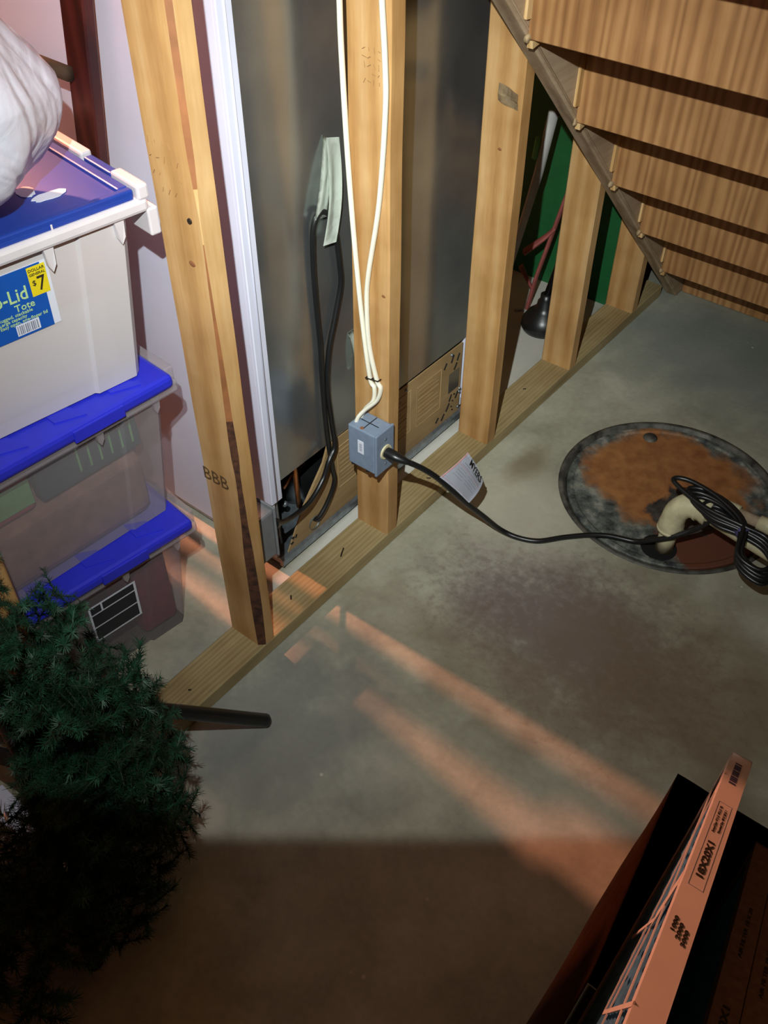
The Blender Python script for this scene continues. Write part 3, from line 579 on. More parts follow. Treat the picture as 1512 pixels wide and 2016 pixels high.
bm = nb(); tube(bm, [(-0.074, 0.140, 0.240), (-0.060, 0.110, 0.268)], lambda t: 0.010+0.004*t, 12); build('plug', bm, M_BLACK, cd, smooth=True)
bm = nb(); lathe(bm, [(0.0, 0), (0.016, 0), (0.018, 0.002), (0.018, 0.006)], (FB+0.001, 0.316, 0.062), 18, M=MX); build('cord_clip', bm, M_GREYMETAL, fr, smooth=True)
# masking tape holding the loop
def tapef(a, b, c, d, amp, ph):
    a, b, c, d = map(Vector, (a, b, c, d))
    return lambda u, v: (a*(1-u)+b*u)*(1-v) + (c*(1-u)+d*u)*v + Vector((0.004*math.sin(u*6+ph)*math.sin(v*3.1)+amp*math.sin(v*math.pi)+0.008*v, 0, 0))
bm = nb(); sheet(bm, 6, 14, tapef((-0.143, 0.405, 0.925), (-0.143, 0.430, 0.905), (-0.139, 0.360, 0.790), (-0.139, 0.392, 0.785), 0.004, 0), 0.0006); build('masking_tape', bm, M_TAPE, fr, smooth=True)
bm = nb(); sheet(bm, 6, 16, tapef((-0.1425, 0.412, 0.918), (-0.1425, 0.446, 0.908), (-0.136, 0.376, 0.735), (-0.136, 0.412, 0.728), 0.008, 1), 0.0006); build('masking_tape', bm, M_TAPE, fr, smooth=True)
bm = nb(); sheet(bm, 4, 10, tapef((-0.1435, 0.455, 0.50), (-0.1435, 0.475, 0.50), (-0.1435, 0.463, 0.40), (-0.1435, 0.480, 0.40), 0.001, 1), 0.0006); build('masking_tape', bm, M_TAPE, fr, smooth=True)

# grey box fixed on the far side of the first stud
gb = root('junction_box', (-0.05, 0.05, 0.20), 'small grey junction box on the back of the bark-edged stud', 'junction box')
bm = nb(); box(bm, -0.086, -0.042, 0.0335, 0.106, 0.200, 0.325, bev=0.006, seg=2); M_GREYBOX = plain('dull_grey_box', '#75777a', 0.55, var=0.08); gbb = build('body', bm, M_GREYBOX, gb)
bm = nb(); box(bm, -0.088, -0.040, 0.104, 0.109, 0.196, 0.329, bev=0.002); build('cover_plate', bm, M_GREYBOX, gb)
bm = nb(); lathe(bm, [(0.0, 0.006), (0.015, 0.006), (0.016, 0.0)], (-0.062, 0.108, 0.268), 16, M=Matrix.Rotation(-math.pi/2, 4, 'X')); build('receptacle', bm, M_IVORY, gb)

# ================================================================== STORAGE TOTES
TD, TL = 0.40, 0.60
def tote(name, corner, rotz, z0, h, label, body_m, lid_m, rim_m, style):
    r = root(name, (corner[0], corner[1], z0), label, 'storage bin', rotz, 'plastic storage totes in the stack')
    M = RM[r]
    def W(bm): bmesh.ops.transform(bm, matrix=M, verts=bm.verts[:]); return bm
    inb, ine = 0.030, 0.055; hb = h-0.012
    # tapered body shell: outline with stepped ribs on the long side
    def outline(t):
        k = inb*(1-t)+0.012*t; e = ine*(1-t)+0.028*t; s = 0.006
        x1, x0, y1, y0 = -k, -TD+k, -e, -TL+e
        ys = [y1-0.012, y1-0.085, y1-0.090, y0+0.090, y0+0.085, y0+0.012]
        return [(x1-0.012, y1), (x1, ys[0]), (x1, ys[1]), (x1-s, ys[2]), (x1-s, ys[3]), (x1, ys[4]), (x1, ys[5]), (x1-0.012, y0), (x0+0.012, y0), (x0, y0+0.012), (x0, y1-0.012), (x0+0.012, y1)]
    bm = nb(); rings = [[bm.verts.new((x, y, hb*t)) for x, y in outline(t)] for t in (0, 0.02, 0.5, 0.8, 1.0)]
    n = len(rings[0])
    for A, Bq in zip(rings, rings[1:]):
        for k in range(n): bm.faces.new((A[k], A[(k+1) % n], Bq[(k+1) % n], Bq[k]))
    bm.faces.new(rings[0]); body = build('body', W(bm), body_m, r)
    def rbox(bm, *a, bev=0.004): box(bm, *a, bev=bev, seg=2)
    if style == 'white':
        bm = nb(); rbox(bm, -TD, 0, -TL, 0, h-0.034, h-0.012, bev=0.006); rim = build('rim', W(bm), rim_m, r)
        bm = nb(); rbox(bm, -TD+0.016, -0.008, -TL+0.012, -0.018, h-0.014, h-0.002, bev=0.004); ld = build('lid', W(bm), lid_m, r, label='dark blue hinged lid')
        bm = nb()
        for a in ((-0.022, -0.008, -TL+0.012, -0.018), (-TD+0.016, -TD+0.030, -TL+0.012, -0.018), (-TD+0.03, -0.022, -0.036, -0.018)): rbox(bm, *a, h-0.008, h+0.004, bev=0.003)
        build('lid_rib', W(bm), lid_m, ld)
        for x0, x1 in ((-0.075, 0.0), (-0.34, -0.16)):
            bm = nb(); rbox(bm, x0, x1, -0.016, 0.004, h-0.014, h+0.010, bev=0.004); build('latch', W(bm), rim_m, r)
        bm = nb(); rbox(bm, -0.158, -0.078, -0.014, 0.002, h-0.012, h+0.004, bev=0.003); build('hinge', W(bm), lid_m, r)
        bm = nb(); rbox(bm, -0.055, 0.0, -0.005, 0.014, h-0.075, h-0.03, bev=0.003); build('handle_lip', W(bm), rim_m, r)
        bm = nb(); rbox(bm, -0.007, -0.0055, -0.158, -0.155, h-0.034, h-0.003, bev=0.0005); build('lid_mark', W(bm), rim_m, ld)
        for cx, cy, sx, sy in ((-0.12, -0.135, 0.019, 0.013), (-0.085, -0.115, 0.012, 0.030)):   # torn sticker remains on the lid
            bm = nb(); vs_ = [bm.verts.new((cx+sx*math.cos(a)*(1+0.3*noise.noise(Vector((math.cos(a)*2+cx*90, math.sin(a)*2, 0)))), cy+sy*math.sin(a)*(1+0.3*noise.noise(Vector((math.sin(a)*3, cx*50, math.cos(a)*3)))), h-0.0015)) for a in [2*math.pi*k/18 for k in range(18)]]
            q_ = [v.co.copy() for v in vs_]; bm.free(); bm = nb(); prism(bm, q_, (0, 0, 0.0008)); build('torn_sticker', W(bm), M_PAPER, ld)
    else:
        bm = nb(); rbox(bm, -TD+0.002, -0.002, -TL+0.002, -0.002, h-0.048, h-0.022, bev=0.006); rim = build('rim', W(bm), rim_m, r)
        bm = nb(); rbox(bm, -TD-0.004, 0.004, -TL-0.004, -0.014, h-0.030, h-0.004, bev=0.008); ld = build('lid', W(bm), lid_m, r, label='bright blue snap lid')
        for k in range(5):                      # raised arrow pads on the lid ledge
            y = -0.07-0.11*k; bm = nb(); prism(bm, [(-0.012, y, h-0.005), (-0.055, y-0.012, h-0.005), (-0.075, y-0.05, h-0.005), (-0.03, y-0.05, h-0.005)], (0, 0, 0.0035)); build('lid_pad', W(bm), lid_m, ld)
        for y in (-0.17, -0.43):
            bm = nb(); rbox(bm, -0.004, 0.0065, y-0.05, y+0.05, h-0.032, h-0.008, bev=0.002); build('lid_clip', W(bm), lid_m, ld)
        for x0 in (-0.13,):
            bm = nb(); rbox(bm, x0, -0.02, -0.014, 0.004, h-0.040, h-0.006, bev=0.003); build('latch', W(bm), rim_m, r)
    for y in (-0.052, -0.17, -0.43, -0.55):     # hanging fins below the rim
        bm = nb(); prism(bm, [(-0.014, y-0.008, h-0.034), (-0.014, y+0.008, h-0.034), (-0.014, y+0.006, h-0.062), (-0.016, y, h-0.074), (-0.014, y-0.006, h-0.062)], (0.008, 0, 0)); build('rim_fin', W(bm), rim_m, body)
    return r, M, body
t3, M3, b3 = tote('storage_tote', (-0.168, 0.020), math.radians(-7), 0.0, 0.302, 'bottom clear tote of the stack with maroon cloth inside and a bright blue lid', M_FROST2, M_BLUELID2, M_FROST, 'snap')
t2, M2, b2 = tote('storage_tote', (-0.190, 0.054), math.radians(-4), 0.300, 0.318, 'middle frosted tote of the stack with a dark green book showing through', M_FROST, M_BLUELID2, M_FROST, 'snap')
t1, M1, b1 = tote('storage_tote', (-0.190, 0.058), math.radians(-8), 0.618, 0.325, 'top milky white tote of the stack with a dark blue lid and price label', M_MILK, M_BLUELID, M_MILKRIM, 'white')
# price label on the top tote's front
LX = Vector((0, 1, 0)); tilt = math.atan2(0.018, 0.31)
def fp(y, z, off=0.0): return M1 @ Vector((-0.030-0.006 + 0.018*z/0.313 + 0.0006 + off, y, z))
yr = -0.172; zt, zb_ = 0.270, 0.160
def decal(name, y0, y1, z0, z1, m, parent, off):
    bm = nb(); prism(bm, [fp(y0, z0, off), fp(y1, z0, off), fp(y1, z1, off), fp(y0, z1, off)], (M1.to_3x3() @ Vector((0.0004, 0, 0)))); return build(name, bm, m, parent)
lb = decal('price_label', yr-0.205, yr, zb_, zt, M_PAPER, b1, 0.0004); lb['label'] = 'blue and white product label with yellow price patch'
decal('blue_panel', yr-0.195, yr-0.012, zb_, zt-0.001, M_LABELBLUE, lb, 0.0009)
decal('price_patch', yr-0.034, yr-0.005, zt-0.052, zt-0.004, M_LABELYEL, lb, 0.0014)
XA = (M1.to_3x3() @ Vector((0, 1, 0))); YA = (M1.to_3x3() @ Vector((math.sin(tilt), 0, math.cos(tilt))))
def ltxt(s, size, y, z, m, off=0.0019, align='CENTER', bold=0.0, sx=1.0): lettering('print', s, size, fp(y, z, off), XA, YA, m, lb, align, ext=0.0002, bold=bold, sx=sx)
ltxt('DOLLAR', 0.0068, yr-0.0195, zt-0.010, M_INK, bold=0.0002); ltxt('GENERAL', 0.0060, yr-0.0195, zt-0.017, M_INK, bold=0.0002)
ltxt('$', 0.012, yr-0.027, zt-0.031, M_INK, bold=0.0002); ltxt('7', 0.034, yr-0.016, zt-0.035, M_INK, bold=0.0006, sx=0.8)
ltxt('Flip-Lid', 0.031, yr-0.040, zt-0.040, M_LABELGREEN, align='RIGHT', bold=0.001, sx=0.85); ltxt('Tote', 0.0165, yr-0.050, zt-0.0605, M_LABELGREEN, align='CENTER', bold=0.0004)
for k, s in enumerate(('Rugged, stackable', 'Large capacity', 'Easy open, one-finger lid')): ltxt('- '+s, 0.0078, yr-0.100, zt-0.070-0.0066*k, M_LABELGREEN, align='LEFT', bold=0.0002)
decal('barcode_patch', yr-0.072, yr-0.034, zb_+0.004, zb_+0.023, M_PAPER, lb, 0.0014)
for k in range(11): decal('bar', yr-0.070+k*0.0031, yr-0.070+k*0.0031+(0.002 if k % 3 else 0.0012), zb_+0.006, zb_+0.021, M_BARCODE, lb, 0.0019)
# label on the bottom tote
def fp3(y, z, off=0.0): return M3 @ Vector((-0.030-0.006+0.018*z/0.29+0.0006+off, y, z))
bm = nb(); prism(bm, [fp3(-0.255, 0.10), fp3(-0.150, 0.10), fp3(-0.150, 0.205), fp3(-0.255, 0.205)], M3.to_3x3() @ Vector((0.0005, 0, 0))); l3 = build('product_label', bm, M_PAPER, b3, label='dark product label with white border')
for q in ((-0.251, -0.155, 0.105, 0.140), (-0.251, -0.155, 0.144, 0.178), (-0.225, -0.155, 0.182, 0.201), (-0.251, -0.229, 0.182, 0.201)):
    bm = nb(); prism(bm, [fp3(q[0], q[2], 0.0005), fp3(q[1], q[2], 0.0005), fp3(q[1], q[3], 0.0005), fp3(q[0], q[3], 0.0005)], M3.to_3x3() @ Vector((0.0005, 0, 0))); build('label_panel', bm, plain('label_dark', '#23262e', 0.5, bmp=0), l3)
# things inside the see-through totes
def inside(name, M, a, m, label, cat, rot=0.0, bev=0.006):
    bm = nb(); box(bm, *a, bev=bev, seg=2)
    c = Vector(((a[0]+a[1])/2, (a[2]+a[3])/2, a[4])); bmesh.ops.transform(bm, matrix=Matrix.Translation(c) @ Matrix.Rotation(rot, 4, 'X') @ Matrix.Translation(-c), verts=bm.verts[:])
    for v in bm.verts: v.co += Vector((0, 1, 1))*noise.noise(v.co*12)*0.002
    bmesh.ops.transform(bm, matrix=M, verts=bm.verts[:]); build(name, bm, m, label=label, cat=cat)
inside('book', M2, (-0.075, -0.043, -0.285, -0.075, 0.165, 0.262), M_BOOK, 'dark green book seen through the middle tote', 'book', 0.02)
for k in range(6):
    y = -0.205+0.022*k
    bm = nb(); box(bm, -0.0430, -0.0424, y, y+0.004, 0.185, 0.255); bmesh.ops.transform(bm, matrix=M2, verts=bm.verts[:])
    bk = bpy.data.objects['book']; o_ = build('title_line', bm, M_GREENPAPER, bk)
inside('folded_cloth', M2, (-0.36, -0.044, -0.50, -0.08, 0.006, 0.155), M_TANCLOTH, 'tan folded cloth in the lower part of the middle tote', 'cloth', 0, 0.02)
inside('folded_cloth', M2, (-0.16, -0.046, -0.40, -0.295, 0.160, 0.265), M_PINKCLOTH, 'pink folded cloth left of the book in the middle tote', 'cloth', 0, 0.01)
inside('paper_card', M2, (-0.044, -0.0425, -0.385, -0.298, 0.178, 0.232), M_GREENPAPER, 'pale green card against the pink cloth in the middle tote', 'card', 0, 0.0005)
inside('folded_cloth', M1, (-0.36, -0.046, -0.50, -0.075, 0.010, 0.155), M_PAPER, 'white folded cloth in the lower part of the top tote', 'cloth', 0, 0.02)
inside('folded_cloth', M1, (-0.36, -0.044, -0.50, -0.055, 0.165, 0.235), M_PINKCLOTH, 'pink folded cloth faintly showing through the top tote', 'cloth', 0, 0.02)
inside('folded_cloth', M3, (-0.34, -0.046, -0.148, -0.062, 0.006, 0.250), M_MAROON, 'maroon cloth filling the end of the bottom tote', 'cloth', 0, 0.012)

# ---- white plastic bag on the top tote
bm = nb(); bmesh.ops.create_icosphere(bm, subdivisions=6, radius=1.0)
BC = Vector((-0.345, -0.165, 1.115))
for v in bm.verts:
    d = v.co.normalized(); zz = d.z
    rx, ry, rz = 0.155, 0.175, 0.165
    if zz > 0: pinch = 1 - 0.80*max(0, zz-0.0)**1.05; rz_ = 0.30
    else: pinch = 1.0; rz_ = 0.166
    p = Vector((d.x*rx*pinch, d.y*ry*pinch, zz*rz_))
    cr = noise.noise(d*1.7+Vector((3, 1, 4))); cr2 = abs(noise.noise(Vector((d.x*3.2, d.y*3.2, d.z*1.3))+Vector((9, 2, 5)))); cr3 = abs(noise.noise(d*7))
    k = 1.03 + 0.14*cr - 0.18*max(0, 0.12-cr2) - 0.05*max(0, 0.10-cr3)
    p *= k
    p.z = max(p.z, -0.1645 + 0.004*cr3); v.co = p + BC
rb = root('plastic_bag', (BC.x, BC.y, 0.95), 'crumpled white plastic bag sitting on the top tote', 'bag')
build('bag_body', bm, M_BAG, rb, smooth=True)
bm = nb()
for s in (-1, 1): tube(bm, cat_rom([(BC.x, BC.y, 1.40), (BC.x+0.03*s, BC.y+0.01, 1.43), (BC.x+0.06*s, BC.y+0.04*s, 1.46), (BC.x+0.07*s, BC.y+0.05*s, 1.44)], 4), lambda t: 0.012+0.012*t, 8, flat=0.35)
build('handle_loop', bm, M_BAG, rb, smooth=True)

# ---- dark cherry frame leaning on the fridge side behind the totes
cf = root('wooden_frame', (-0.56, 0.155, 0.0), 'dark red-brown wooden frame post leaning against the fridge behind the totes', 'wooden frame')
bm = nb(); prism(bm, [(-0.640, 0.145, 0.0), (-0.582, 0.145, 0.0), (-0.342, 0.145, 1.35), (-0.400, 0.145, 1.35)], (0, 0.022, 0))
bmesh.ops.bevel(bm, geom=bm.edges[:], offset=0.003, segments=1, affect='EDGES'); build('post', bm, M_CHERRY, cf)
bm = nb(); tube(bm, [(-0.95, 0.137, 1.040), (-0.440, 0.137, 1.032)], 0.012, 12, flat=1.0); build('rail', bm, M_STEM, cf, smooth=True, label='round brown side rail')
bm = nb(); prism(bm, [(-0.98, 0.125, 0.0), (-0.94, 0.125, 0.0), (-0.94, 0.125, 1.2), (-0.98, 0.125, 1.2)], (0, 0.022, 0)); build('post', bm, M_CHERRY, cf)

# ================================================================== BEHIND THE FAR STUDS
pl = root('plunger', (-0.195, 1.405, 0), 'black rubber plunger standing on the floor behind the short stud', 'plunger')
bm = nb(); lathe(bm, [(0.060, 0.0), (0.066, 0.012), (0.064, 0.030), (0.052, 0.050), (0.036, 0.064), (0.026, 0.076), (0.024, 0.092), (0.018, 0.100), (0.018, 0.115), (0.001, 0.117)], (-0.195, 1.405, 0.001), 28, cap0=True); build('cup', bm, M_BLACK, pl, smooth=True)
bm = nb(); tube(bm, [(-0.195, 1.405, 0.11), (-0.120, 1.42, 0.50)], 0.010, 10); build('handle', bm, M_BLACK, pl, smooth=True)
rt = root('garden_tool', (-0.29, 1.50, 0), 'red metal tool with forked prongs leaning on the green wall', 'tool')
bm = nb(); tube(bm, [(-0.285, 1.462, 0.004), (-0.275, 1.475, 0.11), (-0.205, 1.55, 0.56)], 0.011, 8, flat=0.5); build('shaft', bm, M_RED, rt)
bm = nb(); tube(bm, cat_rom([(-0.247, 1.50, 0.27), (-0.272, 1.485, 0.235), (-0.318, 1.462, 0.185)], 4), lambda t: 0.010+0.008*t, 8, flat=0.45); build('prong', bm, M_RED, rt)
bm = nb(); tube(bm, cat_rom([(-0.281, 1.468, 0.075), (-0.295, 1.462, 0.10), (-0.320, 1.455, 0.140)], 4), lambda t: 0.007+0.009*t, 8, flat=0.45); build('prong', bm, M_RED, rt)
bm = nb(); tube(bm, [(-0.286, 1.461, 0.0), (-0.300, 1.445, 0.006), (-0.312, 1.43, 0.004)], 0.006, 6); build('hook', bm, M_STICK, rt, smooth=True)
wp = root('paddle_handle', (-0.33, 1.35, 0), 'tapered white plastic handle leaning beside the red tool', 'handle')
bm = nb(); tube(bm, [(-0.318, 1.335, 0.003), (-0.305, 1.36, 0.18), (-0.274, 1.41, 0.46), (-0.262, 1.43, 0.62)], lambda t: 0.008+0.013*min(1, t*1.3), 10, flat=0.6); build('shaft', bm, M_STICK, wp, smooth=True)
bm = nb(); tube(bm, [(-0.286, 1.40, 0.50), (-0.283, 1.404, 0.555)], 0.009, 8); build('clip', bm, M_GREENPAPER, wp, smooth=True)

# ================================================================== CARDBOARD BOX OF FURNACE FILTERS
BXA, BXB, BYA, BYB, BZ = 0.846, 1.16, -0.86, -0.145, 0.65
cb = root('cardboard_box', (1.0, -0.5, 0), 'tall open cardboard box holding furnace filters', 'box')
def ragged(bm, amt=0.003):
    for v in bm.verts:
        if v.co.z > BZ-0.02: v.co.z += noise.noise(v.co*23)*amt; v.co.x += noise.noise(v.co*9+Vector((5, 0, 0)))*amt
    return bm
def panelgrid(p0, p1, thick, n=26):
    bm = nb(); p0, p1 = Vector(p0), Vector(p1)
    sheet(bm, n, 6, lambda u, v: (p0.x+(p1.x-p0.x)*u, p0.y+(p1.y-p0.y)*u, 0.002+(BZ-0.002)*v)); ragged(bm); bmesh.ops.solidify(bm, geom=bm.faces[:], thickness=thick); return bm
for a, b in (((BXA, BYB), (BXA+0.012, BYA)), ((BXA, BYB), (BXB, BYB-0.0)), ((BXB, BYB), (BXB, BYA)), ((BXA+0.012, BYA), (BXB, BYA))):
    build('side_panel', panelgrid((*a, 0), (*b, 0), 0.004), M_CARD, cb)
bm = nb(); box(bm, BXA+0.006, BXB-0.004, BYA+0.004, BYB-0.004, 0.001, 0.006); build('bottom_panel', bm, M_CARD, cb)
FE = Vector((0.038, -0.400, 0.242)).normalized()
def furnace_filter(F, frame_m, media_m, label, text, lean=0.02, L=0.495, H=0.445, T=0.020, white=True):
    F = Vector(F); e = FE; d = Vector((-lean, -0.52, -0.855)); d = (d-e*d.dot(e)).normalized(); t = d.cross(e).normalized()
    if t.x < 0: t = -t
    up = -d; bot = F + d*H
    r = root('furnace_filter', bot, label, 'air filter', 0, 'furnace filters in the cardboard box')
    def P(s, w_, h_): return F + e*s + t*(w_-T/2) + d*h_      # along, across, down
    def slab(name, s0, s1, w0, w1, h0, h1, m, parent):
        bm = nb(); prism(bm, [P(s0, w0, h0), P(s1, w0, h0), P(s1, w1, h0), P(s0, w1, h0)], d*(h1-h0)); return build(name, bm, m, parent)
    top = slab('frame_edge', 0, L, 0, T, 0, 0.003, frame_m, r)
    slab('frame_edge', 0, 0.003, 0, T, 0, H, frame_m, r); slab('frame_edge', L-0.003, L, 0, T, 0, H, frame_m, r); slab('frame_edge', 0, L, 0, T, H-0.003, H, frame_m, r)
    for w0, w1 in ((-0.0012, 0.0), (T, T+0.0012)):
        for q in ((0, L, 0, 0.014), (0, L, H-0.014, H), (0, 0.014, 0, H), (L-0.014, L, 0, H)): slab('face_border', q[0], q[1], w0, w1, q[2], q[3], frame_m, r)
    bm = nb(); n = 44                    # pleated media
    def media(side):
        sheet(bm, n, 1, lambda u, v: P(0.012+(L-0.024)*u, (0.002 if side else T-0.002) + (0.007 if round(u*n) % 2 else 0)*(1 if side else -1), 0.004+(H-0.008)*v))
    media(True); media(False); build('pleated_media', bm, media_m, r)
    if white:
        for s0, h0, s1, h1 in ((0.02, 0.045, L-0.02, 0.045), (0.06, 0.0, 0.28, 0.16), (0.28, 0.16, 0.46, 0.0), (0.27, 0.01, 0.245, 0.075), (0.245, 0.075, 0.10, 0.20), (0.245, 0.075, 0.42, 0.20)):
            a, b = P(s0, -0.0006, h0), P(s1, -0.0006, h1); u = (b-a).normalized(); sd = u.cross(t).normalized()*(0.0022 if (s0, h0) != (0.27, 0.01) else 0.010)
            bm = nb(); prism(bm, [a-sd, b-sd, b+sd, a+sd], t*-0.0012); build('strap', bm, frame_m, r)
    def prt(s, size, al, ac, m=M_INK, bold=0.0, align='CENTER', rot=False, sx=1.0):
        xa, ya = (-e, -t) if not rot else (-t, e)
        nn = xa.cross(ya)
        if nn.dot(up) < 0: ya = -ya
        lettering('print', s, size, P(al, ac, -0.0003), xa, ya, m, top, align, bold=bold, sx=sx)
    for (s, size, al, ac, bold, sx) in text: prt(s, size, al, ac, bold=bold, sx=sx)
    if white:
        for k in range(11): slab('bar', 0.024+k*0.0050, 0.024+k*0.0050+(0.0036 if k % 3 else 0.0022), 0.0055, 0.0125, -0.0005, 0, M_PURPLE, top)
        for a in ((0.126, 0.290, 0.0035, 0.0039), (0.126, 0.290, 0.0161, 0.0165), (0.126, 0.1264, 0.0035, 0.0165), (0.290, 0.2904, 0.0035, 0.0165)): slab('print_border', *a, -0.0003, 0, M_BARCODE, top)
    return r
furnace_filter((0.895, -0.111, 0.692), M_CARDW, M_FILTER, 'white-edged furnace filter printed 18X20X1 sticking up from the box', (('18X20X1', 0.0085, 0.240, 0.0100, 0.0007, 2.1), ('Actual Size 17.5 X 19.5 X .75', 0.0036, 0.162, 0.0075, 0.0, 1.3), ('Nominal Size 18 X 20 X 1', 0.0036, 0.162, 0.0125, 0.0, 1.3), ('1000', 0.0046, 0.352, 0.0050, 0.0003, 2.4), ('2000', 0.0046, 0.357, 0.0100, 0.0003, 2.4), ('3000', 0.0046, 0.362, 0.0150, 0.0003, 2.4)))
furnace_filter((0.957, -0.160, 0.640), M_CARDB, M_FILTER, 'brown-edged furnace filter nearest the white-edged one in the box', (('18X20X1', 0.0085, 0.315, 0.010, 0.0007, 2.1), ('AIR FILTER 18 X 20', 0.005, 0.17, 0.010, 0.0, 2.0)), white=False)
furnace_filter((0.981, -0.160, 0.635), M_CARDB, M_FILTER, 'second brown-edged furnace filter from the white-edged one', (('18X20X1', 0.0085, 0.345, 0.010, 0.0007, 2.1), ('AIR FILTER 18 X 20', 0.005, 0.2, 0.010, 0.0, 2.0)), white=False)
furnace_filter((1.010, -0.165, 0.625), M_CARDB, M_FILTER, 'third brown-edged furnace filter at the right of the box', (('18X20X1', 0.0085, 0.345, 0.010, 0.0007, 2.1),), white=False)

# ================================================================== ARTIFICIAL TREE
TA = Vector((0.055, -0.53, 0.0))
tr = root('artificial_tree', TA, 'dark green artificial christmas tree with a black stand leg on the floor', 'tree')
bm = nb(); tube(bm, [TA+Vector((0, 0, 0.06)), TA+Vector((0, 0, 0.62))], 0.012, 12); build('trunk', bm, M_BLACK, tr, smooth=True)
HUB = TA + Vector((-0.02, 0.03, 0.33))
for k, foot in enumerate(((0.117, -0.116, 0.016), (0.22, -0.62, 0.016), (-0.30, -0.52, 0.016))):
    f = Vector(foot); h = HUB if k == 0 else HUB+Vector((0, -0.03, 0))
    if k == 0: dv0 = Vector((0.115, 0.284, -0.284)).normalized()
    bm = nb(); dirv = dv0 if k == 0 else (f-h).normalized(); tube(bm, ([h, Vector((0.0, -0.40, 0.30)), Vector((0.06, -0.254, 0.155))] if k == 0 else [h]) + [f-dirv*0.012, f-dirv*0.004, f], lambda t: 0.0135 if t < 0.9 else 0.010, 14); build('stand_leg', bm, M_BLACK, tr, smooth=True, label='black tubular stand leg with a rounded cap')
bm = nb(); lathe(bm, [(0.02, -0.03), (0.024, -0.02), (0.024, 0.05), (0.015, 0.06)], TA+Vector((0, 0.0, 0.29)), 16); build('stand_hub', bm, M_BLACK, tr, smooth=True)
def branch_mesh(seed, L=0.32):
    rnd = random.Random(seed); bm = nb()
    def needles(a, b, dens, nl):
        d = (b-a); ln = d.length; d.normalize(); up = d.orthogonal().normalized(); sd = d.cross(up)
        for _ in range(int(ln*dens)):
            t = rnd.random(); an = rnd.random()*2*math.pi; o = up*math.cos(an)+sd*math.sin(an)
            p = a + d*ln*t; q = p + (o*rnd.uniform(0.75, 1.05) + d*rnd.uniform(0.15, 0.7)).normalized()*nl*rnd.uniform(0.7, 1.15)
            wv = d.cross(o).normalized()*0.0012
            bm.faces.new((bm.verts.new(p-wv), bm.verts.new(p+wv), bm.verts.new(q+wv*0.3), bm.verts.new(q-wv*0.3)))
    mid = Vector((L*0.55, rnd.uniform(-0.02, 0.02), rnd.uniform(-0.01, 0.03))); tip = Vector((L, rnd.uniform(-0.04, 0.04), rnd.uniform(-0.01, 0.05)))
    segs = [(Vector((0, 0, 0)), mid), (mid, tip)]
    for k in range(20):
        t = 0.16+0.84*k/19; p = (mid*(t/0.55)) if t < 0.55 else mid+(tip-mid)*((t-0.55)/0.45); s = 1 if k % 2 else -1
        e = p + Vector((rnd.uniform(0.0, 0.045), s*rnd.uniform(0.035, 0.08), rnd.uniform(-0.05, 0.055))); segs.append((p, e))
    for a, b in segs:
        n0 = len(bm.faces); tube(bm, [a, b], 0.0016, 5, mi=1); needles(a, b, 1500, 0.022)
    me = bpy.data.meshes.new('branch'); bm.to_mesh(me); bm.free(); me.materials.append(M_NEEDLE); me.materials.append(M_TWIG); return me
BM = [branch_mesh(k) for k in range(6)]
rnd = random.Random(3); nbranch = 0
for tier, (z, rad, cnt, up_) in enumerate(((0.10, 0.31, 16, 0.05), (0.16, 0.33, 18, 0.05), (0.22, 0.34, 18, -0.05), (0.28, 0.33, 18, -0.1), (0.34, 0.31, 16, -0.2), (0.40, 0.30, 16, -0.25), (0.46, 0.28, 14, -0.4), (0.52, 0.25, 13, -0.55), (0.58, 0.21, 10, -0.8))):
    for k in range(cnt):
        a = 2*math.pi*(k+rnd.uniform(-0.25, 0.25))/cnt + tier*0.7
        s = rad/0.36*rnd.uniform(0.86, 0.98)
        dx, dy = math.cos(a), math.sin(a)
        if z < 0.33 and -0.78*dx-0.62*dy > 0.72: continue
        tip = TA + Vector((dx*rad*0.9, dy*rad*0.9, z-up_*rad*0.6)); mid_ = TA*0.45+tip*0.55
        def low_left(p): q = p-CAM; d_ = q.dot(CF); return q.dot(CR)/d_ < -0.320 and 0.25 < q.dot(CD)/d_ < 0.44
        if low_left(tip) or low_left(mid_): continue               # the gap where the boards poke through
        if dx < -0.25: s *= 0.36                                   # crowded against the stud wall
        if dx*0.78+dy*0.62 > 0.2: s *= 0.78
        o = bpy.data.objects.new('branch', BM[nbranch % 6]); COL.objects.link(o); o.parent = tr; nbranch += 1
        o.matrix_local = Matrix.Translation((0, 0, z+rnd.uniform(-0.02, 0.02))) @ Matrix.Rotation(a, 4, 'Z') @ Matrix.Rotation(up_+rnd.uniform(-0.15, 0.15), 4, 'Y') @ Matrix.Rotation(rnd.uniform(-1, 1), 4, 'X') @ Matrix.Diagonal((s, s*1.1, s*1.1, 1))
M_BULB = plain('clear_bulb', '#e8eef2', 0.08, 0.6, var=0.02, bmp=0)
for p in [TA+Vector(q) for q in ((0.11, -0.08, 0.44), (0.17, -0.06, 0.34), (0.06, 0.06, 0.50), (0.0, -0.02, 0.60), (0.12, 0.08, 0.36))]:
    bm = nb(); tube(bm, [p, Vector(p)+Vector((0.012, -0.006, 0.006))], lambda t: 0.004-0.0025*t, 8); build('mini_light', bm, M_BULB, tr, smooth=True)

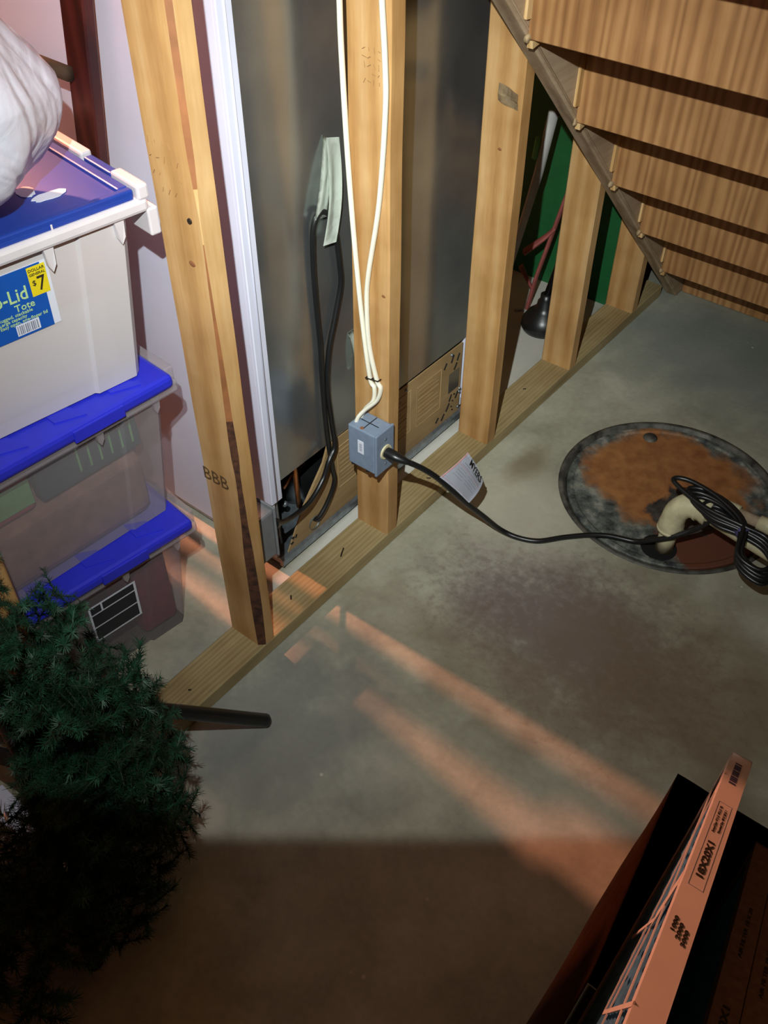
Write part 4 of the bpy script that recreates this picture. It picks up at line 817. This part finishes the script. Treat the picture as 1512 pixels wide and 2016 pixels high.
# ---- boards on the floor at the left edge
bd = root('painted_board', (-0.05, -0.61, ST), 'whitewashed board lying across the sill plate at the left edge', 'board')
bm = nb(); prism(bm, [(-0.150, -0.582, ST+0.001), (0.035, -0.575, ST+0.001), (0.030, -0.622, ST+0.001), (-0.150, -0.640, ST+0.001)], (0, 0, 0.016)); bmesh.ops.bevel(bm, geom=bm.edges[:], offset=0.002, segments=1, affect='EDGES'); build('plank', bm, M_BOARD, bd)
pn = root('white_panel', (-0.08, -0.55, ST), 'white panel offcut lying beside the whitewashed board on the sill plate', 'panel')
bm = nb(); prism(bm, [(-0.150, -0.525, ST+0.001), (-0.012, -0.528, ST+0.001), (-0.018, -0.566, ST+0.001), (-0.150, -0.572, ST+0.001)], (0, 0, 0.008)); bmesh.ops.bevel(bm, geom=bm.edges[:], offset=0.001, segments=1, affect='EDGES'); build('sheet', bm, M_WHITE, pn)

# ================================================================== WARM BULB BEYOND THE FRIDGE, ADDED FILL BULB
def bulb(loc, watt, color, r, label):
    rt_ = root('hanging_bulb', (loc[0], loc[1], loc[2]-r), label, 'light bulb')
    m = bpy.data.materials.new('glowing_bulb'); m.use_nodes = True; nt = m.node_tree; nt.nodes.remove(nt.nodes['Principled BSDF'])
    e = nt.nodes.new('ShaderNodeEmission'); e.inputs[0].default_value = (*color, 1); e.inputs[1].default_value = watt/(math.pi*4*math.pi*r*r); nt.links.new(e.outputs[0], nt.nodes['Material Output'].inputs[0])
    bm = nb(); bmesh.ops.create_icosphere(bm, subdivisions=3, radius=r, matrix=Matrix.Translation(loc)); build('glass', bm, m, rt_, smooth=True)
    bm = nb(); bmesh.ops.create_cone(bm, segments=16, radius1=0.016, radius2=0.018, depth=0.05, cap_ends=True, matrix=Matrix.Translation((loc[0], loc[1], loc[2]+r+0.022))); build('socket', bm, M_BLACK, rt_)
    bm = nb(); tube(bm, [(loc[0], loc[1], loc[2]+r+0.04), (loc[0], loc[1], 2.44)], 0.004, 6); build('flex', bm, M_BLACK, rt_)
bulb(LAMP, LAMP_W, LAMP_C, 0.022, 'small warm bulb hanging beyond the front of the fridge')
bulb(Vector((0.75, -1.7, 2.15)), FILL_LAMP_W, (1.0, 0.42, 0.16), 0.03, 'added dim amber fill bulb, unseen behind the photographer')
